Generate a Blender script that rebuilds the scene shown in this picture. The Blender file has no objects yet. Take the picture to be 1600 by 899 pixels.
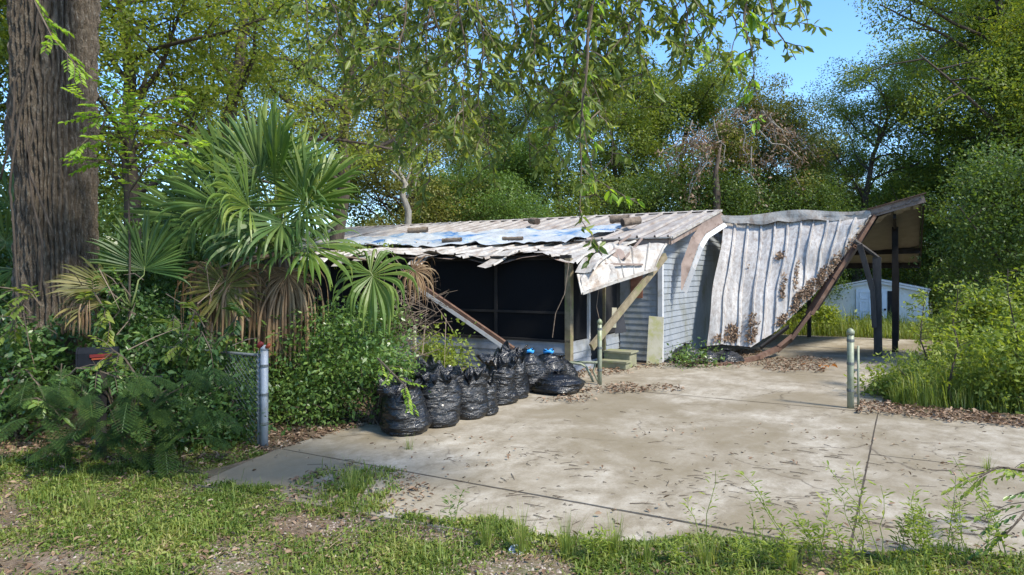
import bpy, math, random
import numpy as np
from mathutils import Vector, Matrix, noise as mn

sc = bpy.context.scene
R = math.radians
# ------------------------------------------------------------------ camera, sky, sun, exposure
F, CAMH, HOR = 1066.67, 2.1, 430.0
cam_d = bpy.data.cameras.new('camera'); cam = bpy.data.objects.new('camera', cam_d)
sc.collection.objects.link(cam); sc.camera = cam
cam.location = (0, 0, CAMH); cam.rotation_euler = (R(90), 0, 0)
cam_d.sensor_width = 36; cam_d.lens = 24; cam_d.shift_y = -19.5 / 1600
cam_d.clip_start = 0.05; cam_d.clip_end = 3000

SUN = Vector((0.62, -0.50, 0.92)).normalized()
sd = bpy.data.lights.new('sun', 'SUN'); sun = bpy.data.objects.new('sun', sd)
sc.collection.objects.link(sun)
sd.energy = 2.9; sd.angle = R(8); sd.color = (1.0, 0.93, 0.80)
sun.rotation_euler = SUN.to_track_quat('Z', 'Y').to_euler()
world = bpy.data.worlds.new('World'); sc.world = world; world.use_nodes = True
wt = world.node_tree; wt.nodes.clear()
wo = wt.nodes.new('ShaderNodeOutputWorld'); wb = wt.nodes.new('ShaderNodeBackground')
sky = wt.nodes.new('ShaderNodeTexSky'); sky.sky_type = 'NISHITA'; sky.sun_disc = False
sky.sun_elevation = math.asin(SUN.z); sky.sun_rotation = math.atan2(SUN.x, SUN.y)
sky.air_density = 1.0; sky.dust_density = 0.4; sky.ozone_density = 5.0
hsv = wt.nodes.new('ShaderNodeHueSaturation'); hsv.inputs['Saturation'].default_value = 1.12; hsv.inputs['Value'].default_value = .92
wt.links.new(sky.outputs[0], hsv.inputs['Color']); wt.links.new(hsv.outputs[0], wb.inputs[0]); wb.inputs[1].default_value = 0.15
wt.links.new(wb.outputs[0], wo.inputs[0])
vs = sc.view_settings
vs.view_transform = 'Standard'; vs.look = 'None'; vs.gamma = 1; vs.use_curve_mapping = False
vs.exposure = 1.35
sc.cycles.max_bounces = 8; sc.cycles.diffuse_bounces = 4; sc.cycles.transmission_bounces = 5
sc.cycles.transparent_max_bounces = 8

# ------------------------------------------------------------------ placing
def at(px, py, d):
    return Vector(((px - 800) / F * d, d, CAMH - (py - HOR) / F * d))
def gnd(px, py, z=0.0):
    d = F * (CAMH - z) / (py - HOR)
    return Vector(((px - 800) / F * d, d, z))
CA, SA = math.cos(R(30)), math.sin(R(30))
def W(U, V, Z=0.0):                       # lot axes: U along the house front, V to the back
    return Vector((3.5 + CA * U + SA * V, 16.1 - SA * U + CA * V, Z))

# ------------------------------------------------------------------ objects
def origin_of(o):
    v = Vector((0, 0, 0))
    while o is not None:
        v += o.location; o = o.parent
    return v
def tag(o, label=None, cat=None, group=None, kind=None):
    if label: o['label'] = label
    if cat: o['category'] = cat
    if group: o['group'] = group
    if kind: o['kind'] = kind
    return o
def thing(name, label, cat, loc, group=None):
    o = bpy.data.objects.new(name, None); sc.collection.objects.link(o)
    o.location = loc; o.empty_display_size = 0.2
    return tag(o, label, cat, group)
def link(name, me, mat, parent=None):
    if mat is not None and not me.materials: me.materials.append(mat)
    o = bpy.data.objects.new(name, me); sc.collection.objects.link(o)
    if parent is not None: o.parent = parent
    return o
def obj(name, verts, faces, mat, parent=None, smooth=False):
    """verts are world positions; stored relative to the parent thing"""
    off = origin_of(parent) if parent is not None else Vector((0, 0, 0))
    me = bpy.data.meshes.new(name)
    me.from_pydata([tuple(Vector(v) - off) for v in verts], [], faces)
    if smooth: me.polygons.foreach_set('use_smooth', [True] * len(me.polygons))
    me.update()
    return link(name, me, mat, parent)
def npmesh(name, V, Q, smooth=False):
    me = bpy.data.meshes.new(name)
    V = np.ascontiguousarray(V, dtype=np.float32); Q = np.ascontiguousarray(Q, dtype=np.int32)
    k = Q.shape[1]
    me.vertices.add(len(V)); me.vertices.foreach_set('co', V.ravel())
    me.loops.add(Q.size); me.loops.foreach_set('vertex_index', Q.ravel())
    me.polygons.add(len(Q)); me.polygons.foreach_set('loop_start', np.arange(0, Q.size, k, dtype=np.int32))
    if smooth: me.polygons.foreach_set('use_smooth', np.ones(len(Q), dtype=bool))
    me.update(calc_edges=True)
    return me
def npobj(name, V, Q, mat, parent=None, smooth=False):
    off = np.array(origin_of(parent)) if parent is not None else np.zeros(3)
    return link(name, npmesh(name, V - off, Q, smooth), mat, parent)

class MB:
    def __init__(s): s.v = []; s.f = []
    def add(s, vs, fs):
        b = len(s.v); s.v += [Vector(v) for v in vs]; s.f += [tuple(i + b for i in f) for f in fs]; return s
    def hexa(s, p):                       # 4 bottom, 4 top
        return s.add(p, [(3, 2, 1, 0), (4, 5, 6, 7), (0, 1, 5, 4), (1, 2, 6, 5), (2, 3, 7, 6), (3, 0, 4, 7)])
    def beam(s, a, b, w, h, up=Vector((0, 0, 1))):
        a = Vector(a); b = Vector(b); d = (b - a).normalized()
        if abs(d.dot(up)) > .999: up = Vector((.3, 1, 0))
        x = d.cross(up).normalized(); y = x.cross(d).normalized()
        c = [(-1, -1), (1, -1), (1, 1), (-1, 1)]
        return s.hexa([a + x * (i * w / 2) + y * (j * h / 2) for i, j in c] + [b + x * (i * w / 2) + y * (j * h / 2) for i, j in c])
    def boxuv(s, u0, u1, v0, v1, z0, z1):
        c = [(u0, v0), (u1, v0), (u1, v1), (u0, v1)]
        return s.hexa([W(a, b, z0) for a, b in c] + [W(a, b, z1) for a, b in c])
    def tube(s, pts, rad, n=6, cap=True):
        pts = [Vector(p) for p in pts]; b = len(s.v); m = len(pts)
        if not hasattr(rad, '__len__'): rad = [rad] * m
        ref = None
        for i, p in enumerate(pts):
            d = (pts[min(i + 1, m - 1)] - pts[max(i - 1, 0)])
            if d.length < 1e-9: d = Vector((0, 0, 1))
            d.normalize()
            if ref is None: ref = Vector((1, 0, 0)) if abs(d.x) < .8 else Vector((0, 1, 0))
            x = (ref - d * ref.dot(d)).normalized(); ref = x; y = d.cross(x)
            for k in range(n):
                t = 2 * math.pi * k / n
                s.v.append(p + (x * math.cos(t) + y * math.sin(t)) * rad[i])
        for i in range(m - 1):
            for k in range(n):
                s.f.append((b + i * n + k, b + i * n + (k + 1) % n, b + (i + 1) * n + (k + 1) % n, b + (i + 1) * n + k))
        if cap:
            s.f.append(tuple(b + k for k in reversed(range(n)))); s.f.append(tuple(b + (m - 1) * n + k for k in range(n)))
        return s
    def grid(s, fn, nu, nv):
        b = len(s.v)
        for j in range(nv + 1):
            for i in range(nu + 1): s.v.append(Vector(fn(i / nu, j / nv)))
        for j in range(nv):
            for i in range(nu):
                a = b + j * (nu + 1) + i
                s.f.append((a, a + 1, a + nu + 2, a + nu + 1))
        return s
    def build(s, name, mat, parent=None, smooth=False): return obj(name, s.v, s.f, mat, parent, smooth)

# ------------------------------------------------------------------ materials
def new_mat(name):
    m = bpy.data.materials.new(name); m.use_nodes = True
    nt = m.node_tree; nt.nodes.clear()
    out = nt.nodes.new('ShaderNodeOutputMaterial'); b = nt.nodes.new('ShaderNodeBsdfPrincipled')
    nt.links.new(b.outputs[0], out.inputs[0])
    return m, nt, b, out
def nnode(nt, scale, detail=5, rough=.6, vec=None, stretch=None, dist=0.0):
    n = nt.nodes.new('ShaderNodeTexNoise'); n.inputs['Scale'].default_value = scale
    n.inputs['Detail'].default_value = detail; n.inputs['Roughness'].default_value = rough
    n.inputs['Distortion'].default_value = dist
    g = nt.nodes.new('ShaderNodeNewGeometry'); src = g.outputs['Position']
    if vec == 'obj':
        t = nt.nodes.new('ShaderNodeTexCoord'); src = t.outputs['Object']
    if vec == 'lot':                       # world turned into the lot axes
        mp = nt.nodes.new('ShaderNodeMapping'); mp.vector_type = 'TEXTURE'; mp.inputs['Rotation'].default_value = (0, 0, R(-30))
        nt.links.new(src, mp.inputs[0]); src = mp.outputs[0]
    if stretch:
        mp = nt.nodes.new('ShaderNodeMapping'); mp.inputs['Scale'].default_value = stretch
        nt.links.new(src, mp.inputs[0]); src = mp.outputs[0]
    nt.links.new(src, n.inputs['Vector'])
    return n.outputs['Fac']
def ramp(nt, fac, stops):
    r = nt.nodes.new('ShaderNodeValToRGB'); e = r.color_ramp.elements
    while len(e) < len(stops): e.new(0.5)
    for el, (p, c) in zip(e, stops):
        el.position = p; el.color = (*c, 1) if len(c) == 3 else c
    nt.links.new(fac, r.inputs[0]); return r.outputs[0]
def mix(nt, fac, a, b, mode='MIX'):
    n = nt.nodes.new('ShaderNodeMix'); n.data_type = 'RGBA'; n.blend_type = mode
    for k, v in ((0, fac), (6, a), (7, b)):
        if hasattr(v, 'is_linked') or hasattr(v, 'links'): nt.links.new(v, n.inputs[k])
        elif k == 0: n.inputs[0].default_value = v
        else: n.inputs[k].default_value = (*v, 1)
    return n.outputs[2]
def bump(nt, b, h, strength=.3, dist=.02):
    n = nt.nodes.new('ShaderNodeBump'); n.inputs['Strength'].default_value = strength; n.inputs['Distance'].default_value = dist
    nt.links.new(h, n.inputs['Height']); nt.links.new(n.outputs[0], b.inputs['Normal'])
def g3(a): return (a, a, a)
def mat_mottle(name, c1, c2, scale=6, rough=.7, bs=.25, bd=.01, c3=None, scale3=2, lo3=.55, hi3=.7, stretch=None, vec=None, spec=.3, metal=0):
    m, nt, b, o = new_mat(name)
    n1 = nnode(nt, scale, 6, .65, vec, stretch)
    col = ramp(nt, n1, [(.3, c1), (.7, c2)])
    if c3:
        n3 = nnode(nt, scale3, 6, .7, vec, stretch)
        col = mix(nt, ramp(nt, n3, [(lo3, g3(0)), (hi3, g3(1))]), col, c3)
    nt.links.new(col, b.inputs['Base Color'])
    b.inputs['Roughness'].default_value = rough; b.inputs['Specular IOR Level'].default_value = spec
    b.inputs['Metallic'].default_value = metal
    bump(nt, b, nnode(nt, scale * 4, 5, .6, vec, stretch), bs, bd)
    return m
def mat_leaf(name, stops, trans=.35, tcol=None, rough=.5, spec=.35, clump=1.2, clump_amt=.5, gain=1.5, warm=(1.08, 1.05, .85)):
    """leaves: colour by leaf and by clump, some light through the blade"""
    m, nt, b, o = new_mat(name)
    g = nt.nodes.new('ShaderNodeNewGeometry')
    n = nnode(nt, clump, 3, .5)
    mm = nt.nodes.new('ShaderNodeMix'); mm.data_type = 'FLOAT'; mm.inputs[0].default_value = clump_amt
    nt.links.new(g.outputs['Random Per Island'], mm.inputs[2])
    st = nt.nodes.new('ShaderNodeMapRange'); st.inputs[1].default_value = .3; st.inputs[2].default_value = .7
    nt.links.new(n, st.inputs[0]); nt.links.new(st.outputs[0], mm.inputs[3])
    col = ramp(nt, mm.outputs[0], [(p, tuple(c * gain * w for c, w in zip(q, warm))) for p, q in stops])
    nt.links.new(col, b.inputs['Base Color'])
    b.inputs['Roughness'].default_value = rough; b.inputs['Specular IOR Level'].default_value = spec
    t = nt.nodes.new('ShaderNodeBsdfTranslucent')
    tc = mix(nt, 1.0, col, tcol or (1.5, 1.45, .55), 'MULTIPLY')
    nt.links.new(tc, t.inputs[0])
    ms = nt.nodes.new('ShaderNodeMixShader'); ms.inputs[0].default_value = trans
    nt.links.new(b.outputs[0], ms.inputs[1]); nt.links.new(t.outputs[0], ms.inputs[2]); nt.links.new(ms.outputs[0], o.inputs[0])
    return m

M = {}
M['bark'] = mat_mottle('bark', (.07, .054, .039), (.22, .175, .128), 4, .9, 1.0, .06, c3=(.28, .25, .2), scale3=5, lo3=.53, hi3=.68, stretch=(6, 6, 2.2))
M['bark2'] = mat_mottle('bark2', (.035, .027, .02), (.11, .085, .065), 5, .9, .6, .02, stretch=(3, 3, .7))
M['barkgrey'] = mat_mottle('barkgrey', (.16, .15, .13), (.34, .32, .28), 5, .9, .5, .02, stretch=(3, 3, .7))
M['twig'] = mat_mottle('twig', (.06, .045, .03), (.14, .11, .08), 12, .9, .3, .01)
M['deadtwig'] = mat_mottle('deadtwig', (.09, .065, .045), (.22, .17, .13), 12, .9, .3, .01)
M['leaf_mid'] = mat_leaf('leaf_mid', [(.0, (.04, .068, .018)), (.5, (.085, .122, .028)), (.85, (.16, .185, .042)), (1, (.25, .25, .06))], .45)
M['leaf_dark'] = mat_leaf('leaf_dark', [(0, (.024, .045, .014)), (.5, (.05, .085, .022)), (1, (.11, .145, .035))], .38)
M['leaf_blue'] = mat_leaf('leaf_blue', [(0, (.03, .062, .02)), (.5, (.06, .108, .03)), (1, (.115, .165, .04))], .4, spec=.3, rough=.5)
M['leaf_yellow'] = mat_leaf('leaf_yellow', [(0, (.06, .095, .02)), (.5, (.12, .16, .032)), (.9, (.21, .225, .05)), (1, (.3, .25, .06))], .5)
M['leaf_olive'] = mat_leaf('leaf_olive', [(0, (.05, .065, .022)), (.5, (.10, .115, .035)), (.85, (.17, .165, .055)), (1, (.22, .15, .07))], .4)
M['leaf_near'] = mat_leaf('leaf_near', [(0, (.045, .068, .025)), (.5, (.09, .12, .035)), (.85, (.17, .195, .05)), (.97, (.24, .22, .06)), (1, (.3, .15, .05))], .5, clump=3, clump_amt=.25, rough=.42, gain=1.6, warm=(1.02, 1.05, .95))
M['leaf_bright'] = mat_leaf('leaf_bright', [(0, (.09, .17, .03)), (.6, (.16, .26, .04)), (1, (.26, .32, .06))], .5, clump=4, clump_amt=.3)
M['leaf_shrub'] = mat_leaf('leaf_shrub', [(0, (.028, .062, .018)), (.5, (.06, .115, .03)), (1, (.13, .19, .05))], .3, clump=2.5, clump_amt=.4, rough=.35, spec=.5, warm=(1.1, 1.03, .9))
M['leaf_shrubdark'] = mat_leaf('leaf_shrubdark', [(0, (.02, .045, .016)), (.5, (.038, .08, .024)), (1, (.085, .13, .04))], .28, clump=2.5, clump_amt=.4, rough=.38, spec=.5)
M['leaf_right'] = mat_leaf('leaf_right', [(0, (.075, .105, .02)), (.5, (.145, .18, .035)), (.9, (.23, .25, .055)), (1, (.32, .27, .07))], .45, clump=2.0, clump_amt=.4, gain=1.35, warm=(1.0, 1.05, .95))
M['leaf_brown'] = mat_leaf('leaf_brown', [(0, (.10, .06, .035)), (.5, (.20, .13, .08)), (1, (.34, .25, .17))], .2, tcol=(1.2, 1.1, .8), clump=3, gain=1.0, warm=(1, 1, 1))
M['fern'] = mat_leaf('fern', [(0, (.014, .033, .012)), (.6, (.03, .06, .02)), (1, (.08, .12, .03))], .3, clump=3, clump_amt=.5)
M['grass'] = mat_leaf('grass', [(0, (.075, .12, .022)), (.45, (.15, .205, .04)), (.75, (.27, .29, .07)), (1, (.42, .36, .17))], .4, clump=1.6, clump_amt=.45, gain=1.0, warm=(.95, 1.0, .95))
M['grass_tall'] = mat_leaf('grass_tall', [(0, (.08, .12, .025)), (.6, (.17, .21, .05)), (1, (.36, .32, .14))], .4, clump=3, gain=1.2, warm=(1.0, 1.03, .95))
M['weed'] = mat_leaf('weed', [(0, (.10, .16, .03)), (.6, (.19, .26, .05)), (1, (.3, .33, .08))], .4, clump=5, gain=1.15, warm=(1.05, 1.0, .95))
M['straw'] = mat_leaf('straw', [(0, (.16, .11, .06)), (.6, (.3, .23, .13)), (1, (.45, .37, .24))], .1, clump=4, gain=1.0, warm=(1, 1, 1))
M['palm'] = mat_leaf('palm', [(0, (.045, .085, .022)), (.5, (.075, .125, .03)), (1, (.15, .19, .05))], .38, clump=2.0, clump_amt=.3, rough=.42, spec=.35)
M['palm_dark'] = mat_leaf('palm_dark', [(0, (.025, .058, .02)), (.5, (.045, .085, .026)), (1, (.1, .14, .05))], .3, clump=2.0, clump_amt=.3, rough=.42, spec=.35)
M['palm_olive'] = mat_leaf('palm_olive', [(0, (.045, .05, .016)), (.5, (.08, .08, .025)), (1, (.17, .14, .055))], .3, clump=3, clump_amt=.5)
M['palm_dead'] = mat_leaf('palm_dead', [(0, (.09, .052, .026)), (.5, (.2, .125, .065)), (1, (.36, .26, .15))], .2, tcol=(1.2, 1.1, .8), clump=4, clump_amt=.4, gain=1.0, warm=(1, 1, 1))
M['petiole'] = mat_mottle('petiole', (.10, .15, .04), (.2, .22, .08), 8, .5, .1)
M['litter'] = mat_leaf('litter', [(0, (.085, .05, .03)), (.4, (.17, .105, .062)), (.8, (.30, .21, .14)), (1, (.45, .36, .27))], .1, tcol=(1.1, 1, .8), clump=5, clump_amt=.2, rough=.7, gain=1.0, warm=(1, 1, 1))
M['pebble'] = mat_leaf('pebble', [(0, (.13, .10, .08)), (.6, (.27, .22, .18)), (1, (.45, .4, .34))], 0.0, clump=4, clump_amt=.1, rough=.8, gain=1.0, warm=(1, 1, 1))

def ground_mat():
    m, nt, b, o = new_mat('soil')
    a = ramp(nt, nnode(nt, 1.3, 8, .7), [(.35, (.10, .066, .04)), (.5, (.19, .14, .092)), (.66, (.32, .26, .19))])
    a = mix(nt, ramp(nt, nnode(nt, 25, 6, .75), [(.42, g3(0)), (.62, g3(1))]), a, (.12, .078, .05))
    a = mix(nt, ramp(nt, nnode(nt, .8, 5, .7), [(.5, g3(0)), (.62, g3(.6))]), a, (.10, .125, .04))
    nt.links.new(a, b.inputs['Base Color']); b.inputs['Roughness'].default_value = .95
    bump(nt, b, nnode(nt, 30, 6, .75), .8, .03)
    return m
M['soil'] = ground_mat()
def concrete_mat():
    m, nt, b, o = new_mat('concrete')
    a = ramp(nt, nnode(nt, 2.4, 12, .8, 'lot', (1, .7, 1), .2), [(.37, (.19, .16, .115)), (.47, (.285, .25, .192)), (.55, (.36, .322, .258)), (.68, (.45, .412, .345))])
    a = mix(nt, ramp(nt, nnode(nt, .42, 7, .62, 'lot', (1, .8, 1), .5), [(.43, g3(0)), (.58, g3(.8))]), a, (.185, .152, .098))
    a = mix(nt, ramp(nt, nnode(nt, .9, 4, .5, 'lot', (2.2, .12, 1)), [(.52, g3(0)), (.66, g3(.35))]), a, (.24, .205, .15))
    a = mix(nt, ramp(nt, nnode(nt, 9, 8, .8), [(.5, g3(0)), (.75, g3(.45))]), a, (.23, .185, .125))
    a = mix(nt, ramp(nt, nnode(nt, 70, 5, .8), [(.53, g3(0)), (.68, g3(.65))]), a, (.17, .135, .09))
    a = mix(nt, ramp(nt, nnode(nt, 16, 8, .85, None, None, 1.5), [(.62, g3(0)), (.7, g3(.4))]), a, (.56, .52, .45))
    # hairline cracks
    v = nt.nodes.new('ShaderNodeTexVoronoi'); v.feature = 'DISTANCE_TO_EDGE'; v.inputs['Scale'].default_value = .42
    g = nt.nodes.new('ShaderNodeNewGeometry'); w = nt.nodes.new('ShaderNodeTexNoise'); w.inputs['Scale'].default_value = 2.2; w.inputs['Detail'].default_value = 8
    ad = nt.nodes.new('ShaderNodeVectorMath'); ad.operation = 'MULTIPLY_ADD'; ad.inputs[1].default_value = (.5, .5, 0)
    nt.links.new(g.outputs['Position'], w.inputs['Vector']); nt.links.new(w.outputs['Color'], ad.inputs[0]); nt.links.new(g.outputs['Position'], ad.inputs[2]); nt.links.new(ad.outputs[0], v.inputs['Vector'])
    ck = ramp(nt, v.outputs['Distance'], [(.0015, g3(.75)), (.0045, g3(0))])
    mk = nt.nodes.new('ShaderNodeMath'); mk.operation = 'MULTIPLY'; nt.links.new(ck, mk.inputs[0]); nt.links.new(ramp(nt, nnode(nt, .6, 3, .5), [(.5, g3(0)), (.56, g3(1))]), mk.inputs[1])
    a = mix(nt, mk.outputs[0], a, (.07, .055, .04))
    nt.links.new(a, b.inputs['Base Color']); b.inputs['Roughness'].default_value = .9; b.inputs['Specular IOR Level'].default_value = .15
    bump(nt, b, nnode(nt, 60, 6, .75), .35, .006)
    return m
M['concrete'] = concrete_mat()
M['joint'] = mat_mottle('joint', (.03, .024, .018), (.09, .07, .05), 30, .95)
M['siding'] = mat_mottle('siding', (.20, .225, .25), (.29, .315, .345), 3.5, .6, .08, .004, c3=(.16, .165, .13), scale3=1.6, lo3=.5, hi3=.72, stretch=(1, 1, .6))
M['siding_porch'] = mat_mottle('siding_porch', (.19, .205, .23), (.3, .32, .345), 3, .6, .05, .003, c3=(.13, .13, .1), scale3=1.6, lo3=.5, hi3=.75)
M['trim'] = mat_mottle('trim', (.42, .43, .44), (.6, .6, .6), 4, .5, .05, .003, c3=(.3, .27, .2), scale3=3)
M['darkwall'] = mat_mottle('darkwall', (.05, .05, .055), (.1, .1, .105), 3, .8)
M['painted_dark'] = mat_mottle('painted_dark', (.012, .012, .014), (.022, .022, .024), 3, .9)  # near-black colour standing in for the shade inside openings
def roof_mat(name, base1, base2, dirt, amt_lo, amt_hi, stretch):
    m, nt, b, o = new_mat(name)
    a = ramp(nt, nnode(nt, 2.0, 6, .65, 'lot'), [(.3, base1), (.7, base2)])
    a = mix(nt, ramp(nt, nnode(nt, 3.0, 8, .75, 'lot', stretch), [(amt_lo, g3(0)), (amt_hi, g3(.9))]), a, dirt)
    a = mix(nt, ramp(nt, nnode(nt, 30, 6, .8), [(.5, g3(0)), (.7, g3(.5))]), a, (.23, .18, .14))
    nt.links.new(a, b.inputs['Base Color']); b.inputs['Roughness'].default_value = .55; b.inputs['Metallic'].default_value = .0
    bump(nt, b, nnode(nt, 5, 4, .5), .1, .01)
    return m
M['roof'] = roof_mat('roof', (.29, .265, .24), (.40, .375, .345), (.16, .115, .09), .44, .70, (3.0, .45, 1))
M['roof_porch'] = roof_mat('roof_porch', (.34, .32, .285), (.47, .45, .41), (.18, .125, .085), .45, .66, (1.8, 1.0, 1))
M['roof_hang'] = roof_mat('roof_hang', (.40, .385, .365), (.53, .515, .49), (.17, .125, .095), .43, .70, (4.5, 4.5, .35))
M['rust'] = mat_mottle('rust', (.075, .04, .028), (.16, .095, .066), 5, .8, .3, .01, c3=(.26, .19, .15), scale3=3, lo3=.56, hi3=.75)
M['fascia'] = mat_mottle('fascia', (.19, .14, .115), (.29, .225, .19), 4, .7, .2, .01, c3=(.11, .07, .05), scale3=3, lo3=.55, hi3=.7)
M['whitemetal'] = mat_mottle('whitemetal', (.42, .415, .4), (.55, .545, .53), 3, .5, .05, .004, c3=(.36, .27, .2), scale3=4, lo3=.56, hi3=.72)
M['underside'] = mat_mottle('underside', (.12, .113, .09), (.17, .162, .135), 3, .7, .05)
M['carpost'] = mat_mottle('carpost', (.04, .035, .032), (.085, .075, .068), 4, .75, .2, .01, stretch=(2, 2, .6))
M['darkpost'] = mat_mottle('darkpost', (.012, .0115, .011), (.028, .025, .024), 4, .8, .2, .01)
M['mossy'] = mat_mottle('mossy', (.13, .105, .065), (.26, .215, .14), 5, .85, .4, .01, c3=(.15, .17, .06), scale3=3, lo3=.5, hi3=.7)
M['board'] = mat_mottle('board', (.42, .39, .28), (.54, .505, .39), 3, .7, .1, .004, c3=(.36, .36, .12), scale3=2.2, lo3=.5, hi3=.68)
M['step'] = mat_mottle('step', (.17, .17, .105), (.28, .27, .19), 5, .85, .3, .01, c3=(.2, .25, .07), scale3=2.5, lo3=.5, hi3=.65)
M['galv'] = mat_mottle('galv', (.26, .28, .30), (.38, .4, .42), 6, .6, .1, .003, metal=.25, c3=(.22, .22, .17), scale3=5)
M['galvgreen'] = mat_mottle('galvgreen', (.20, .215, .15), (.31, .33, .24), 7, .55, .15, .003, c3=(.18, .21, .08), scale3=4, metal=.2)
M['chain'] = mat_mottle('chain', (.10, .11, .105), (.2, .21, .2), 20, .6, .1, .002, metal=.4)
M['red'] = mat_mottle('red', (.10, .01, .01), (.17, .02, .016), 9, .5, .05)
M['orange'] = mat_mottle('orange', (.2, .035, .014), (.3, .06, .02), 9, .5, .05)
M['mailbox'] = mat_mottle('mailbox', (.005, .007, .01), (.011, .013, .018), 7, .8, .1, spec=.15)
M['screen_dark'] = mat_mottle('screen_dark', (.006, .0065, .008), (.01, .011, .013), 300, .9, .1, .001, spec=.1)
M['cloth_dark'] = mat_mottle('cloth_dark', (.02, .022, .028), (.04, .043, .05), 30, .9, .3)
M['shed'] = mat_mottle('shed', (.62, .62, .59), (.76, .76, .73), 2, .6, .05, .003, c3=(.5, .42, .27), scale3=1.6, lo3=.52, hi3=.75)
M['sheddoor'] = mat_mottle('sheddoor', (.60, .66, .74), (.68, .74, .82), 2, .5, .05, .003)
M['white_far'] = mat_mottle('white_far', (.6, .6, .6), (.75, .75, .75), 2, .5, .05)
M['log'] = mat_mottle('log', (.10, .075, .055), (.24, .19, .145), 9, .9, .8, .02)
M['logend'] = mat_mottle('logend', (.035, .025, .02), (.085, .06, .045), 30, .9, .4, .01)
M['lid'] = mat_mottle('lid', (.6, .63, .68), (.75, .78, .8), 20, .35, .1, .002)
M['poster'] = mat_mottle('poster', (.16, .05, .035), (.3, .16, .1), 9, .7, .1)
def bag_mat():
    m, nt, b, o = new_mat('bag_plastic')
    b.inputs['Base Color'].default_value = (.006, .0065, .008, 1)
    nt.links.new(ramp(nt, nnode(nt, 14, 4, .6), [(.3, g3(.22)), (.7, g3(.42))]), b.inputs['Roughness'])
    b.inputs['Specular IOR Level'].default_value = .6; b.inputs['Coat Weight'].default_value = .1; b.inputs['Coat Roughness'].default_value = .12
    bump(nt, b, nnode(nt, 6.5, 5, .55, None, (1, 1, 3.6), .8), .8, .05)
    return m
M['bag'] = bag_mat()
M['bluetie'] = mat_mottle('bluetie', (.03, .22, .6), (.05, .34, .75), 20, .4, .2, .01)
def tarp_mat():
    m, nt, b, o = new_mat('tarp')
    a = ramp(nt, nnode(nt, 1.6, 7, .68, 'lot', (.5, 1.8, 1), .8), [(.34, (.035, .12, .32)), (.39, (.12, .23, .4)), (.43, (.28, .35, .42)), (.5, (.42, .44, .455))])
    a = mix(nt, ramp(nt, nnode(nt, 8, 7, .8), [(.6, g3(0)), (.75, g3(.6))]), a, (.5, .42, .34))
    nt.links.new(a, b.inputs['Base Color']); b.inputs['Roughness'].default_value = .45
    bump(nt, b, nnode(nt, 7, 6, .7, 'lot', (.6, 1.6, 1), .8), .7, .04)
    return m
M['tarp'] = tarp_mat()

# ------------------------------------------------------------------ leaf helpers (numpy)
def unit(a): return a / np.maximum(np.linalg.norm(a, axis=1, keepdims=True), 1e-9)
def leaf_quads(C, D, N, L, Wd, lens=False, fold=.25):
    D = unit(D); S = unit(np.cross(D, N)); N = np.cross(S, D); n = len(C)
    L = L[:, None]; Wd = Wd[:, None]
    if not lens:
        V = np.stack([C, C + D * L * .45 + S * Wd * .5, C + D * L, C + D * L * .45 - S * Wd * .5], 1).reshape(-1, 3)
        return V, np.arange(4 * n).reshape(n, 4)
    up = N * Wd * fold; dr = -N * L * .12
    V = np.stack([C, C + D * L * .3 + S * Wd * .42 + up, C + D * L * .66 + S * Wd * .46 + up + dr * .4, C + D * L + dr,
                  C + D * L * .66 - S * Wd * .46 + up + dr * .4, C + D * L * .3 - S * Wd * .42 + up], 1).reshape(-1, 3)
    b = np.arange(n)[:, None] * 6
    Q = np.concatenate([b + np.array([[0, 1, 2, 3]]), b + np.array([[0, 3, 4, 5]])])
    return V, Q
def join(parts):
    Vs, Qs, k = [], [], 0
    for V, Q in parts: Vs.append(V); Qs.append(Q + k); k += len(V)
    return np.concatenate(Vs), np.concatenate(Qs)
def cloud(rg, centers, sig, per, L, wid, up=.6, droop=.3, flat=.65):
    """gaussian clumps of leaves; centers (m,3), sig (m,)"""
    m = len(centers); k = np.repeat(np.arange(m), per); n = len(k)
    o = rg.normal(size=(n, 3)); o *= (np.minimum(1, 1.9 / np.maximum(np.linalg.norm(o, axis=1), 1e-6)))[:, None]
    o[:, 2] *= flat
    C = centers[k] + o * sig[k][:, None]
    N = unit(rg.normal(size=(n, 3)) * .7 + np.array([0, 0, up]))
    D = rg.normal(size=(n, 3)) + o * .5; D[:, 2] -= droop
    D = D - N * (D * N).sum(1)[:, None]
    ln = L * rg.uniform(.65, 1.3, n)
    return leaf_quads(C, D, N, ln, ln * wid)

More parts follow.
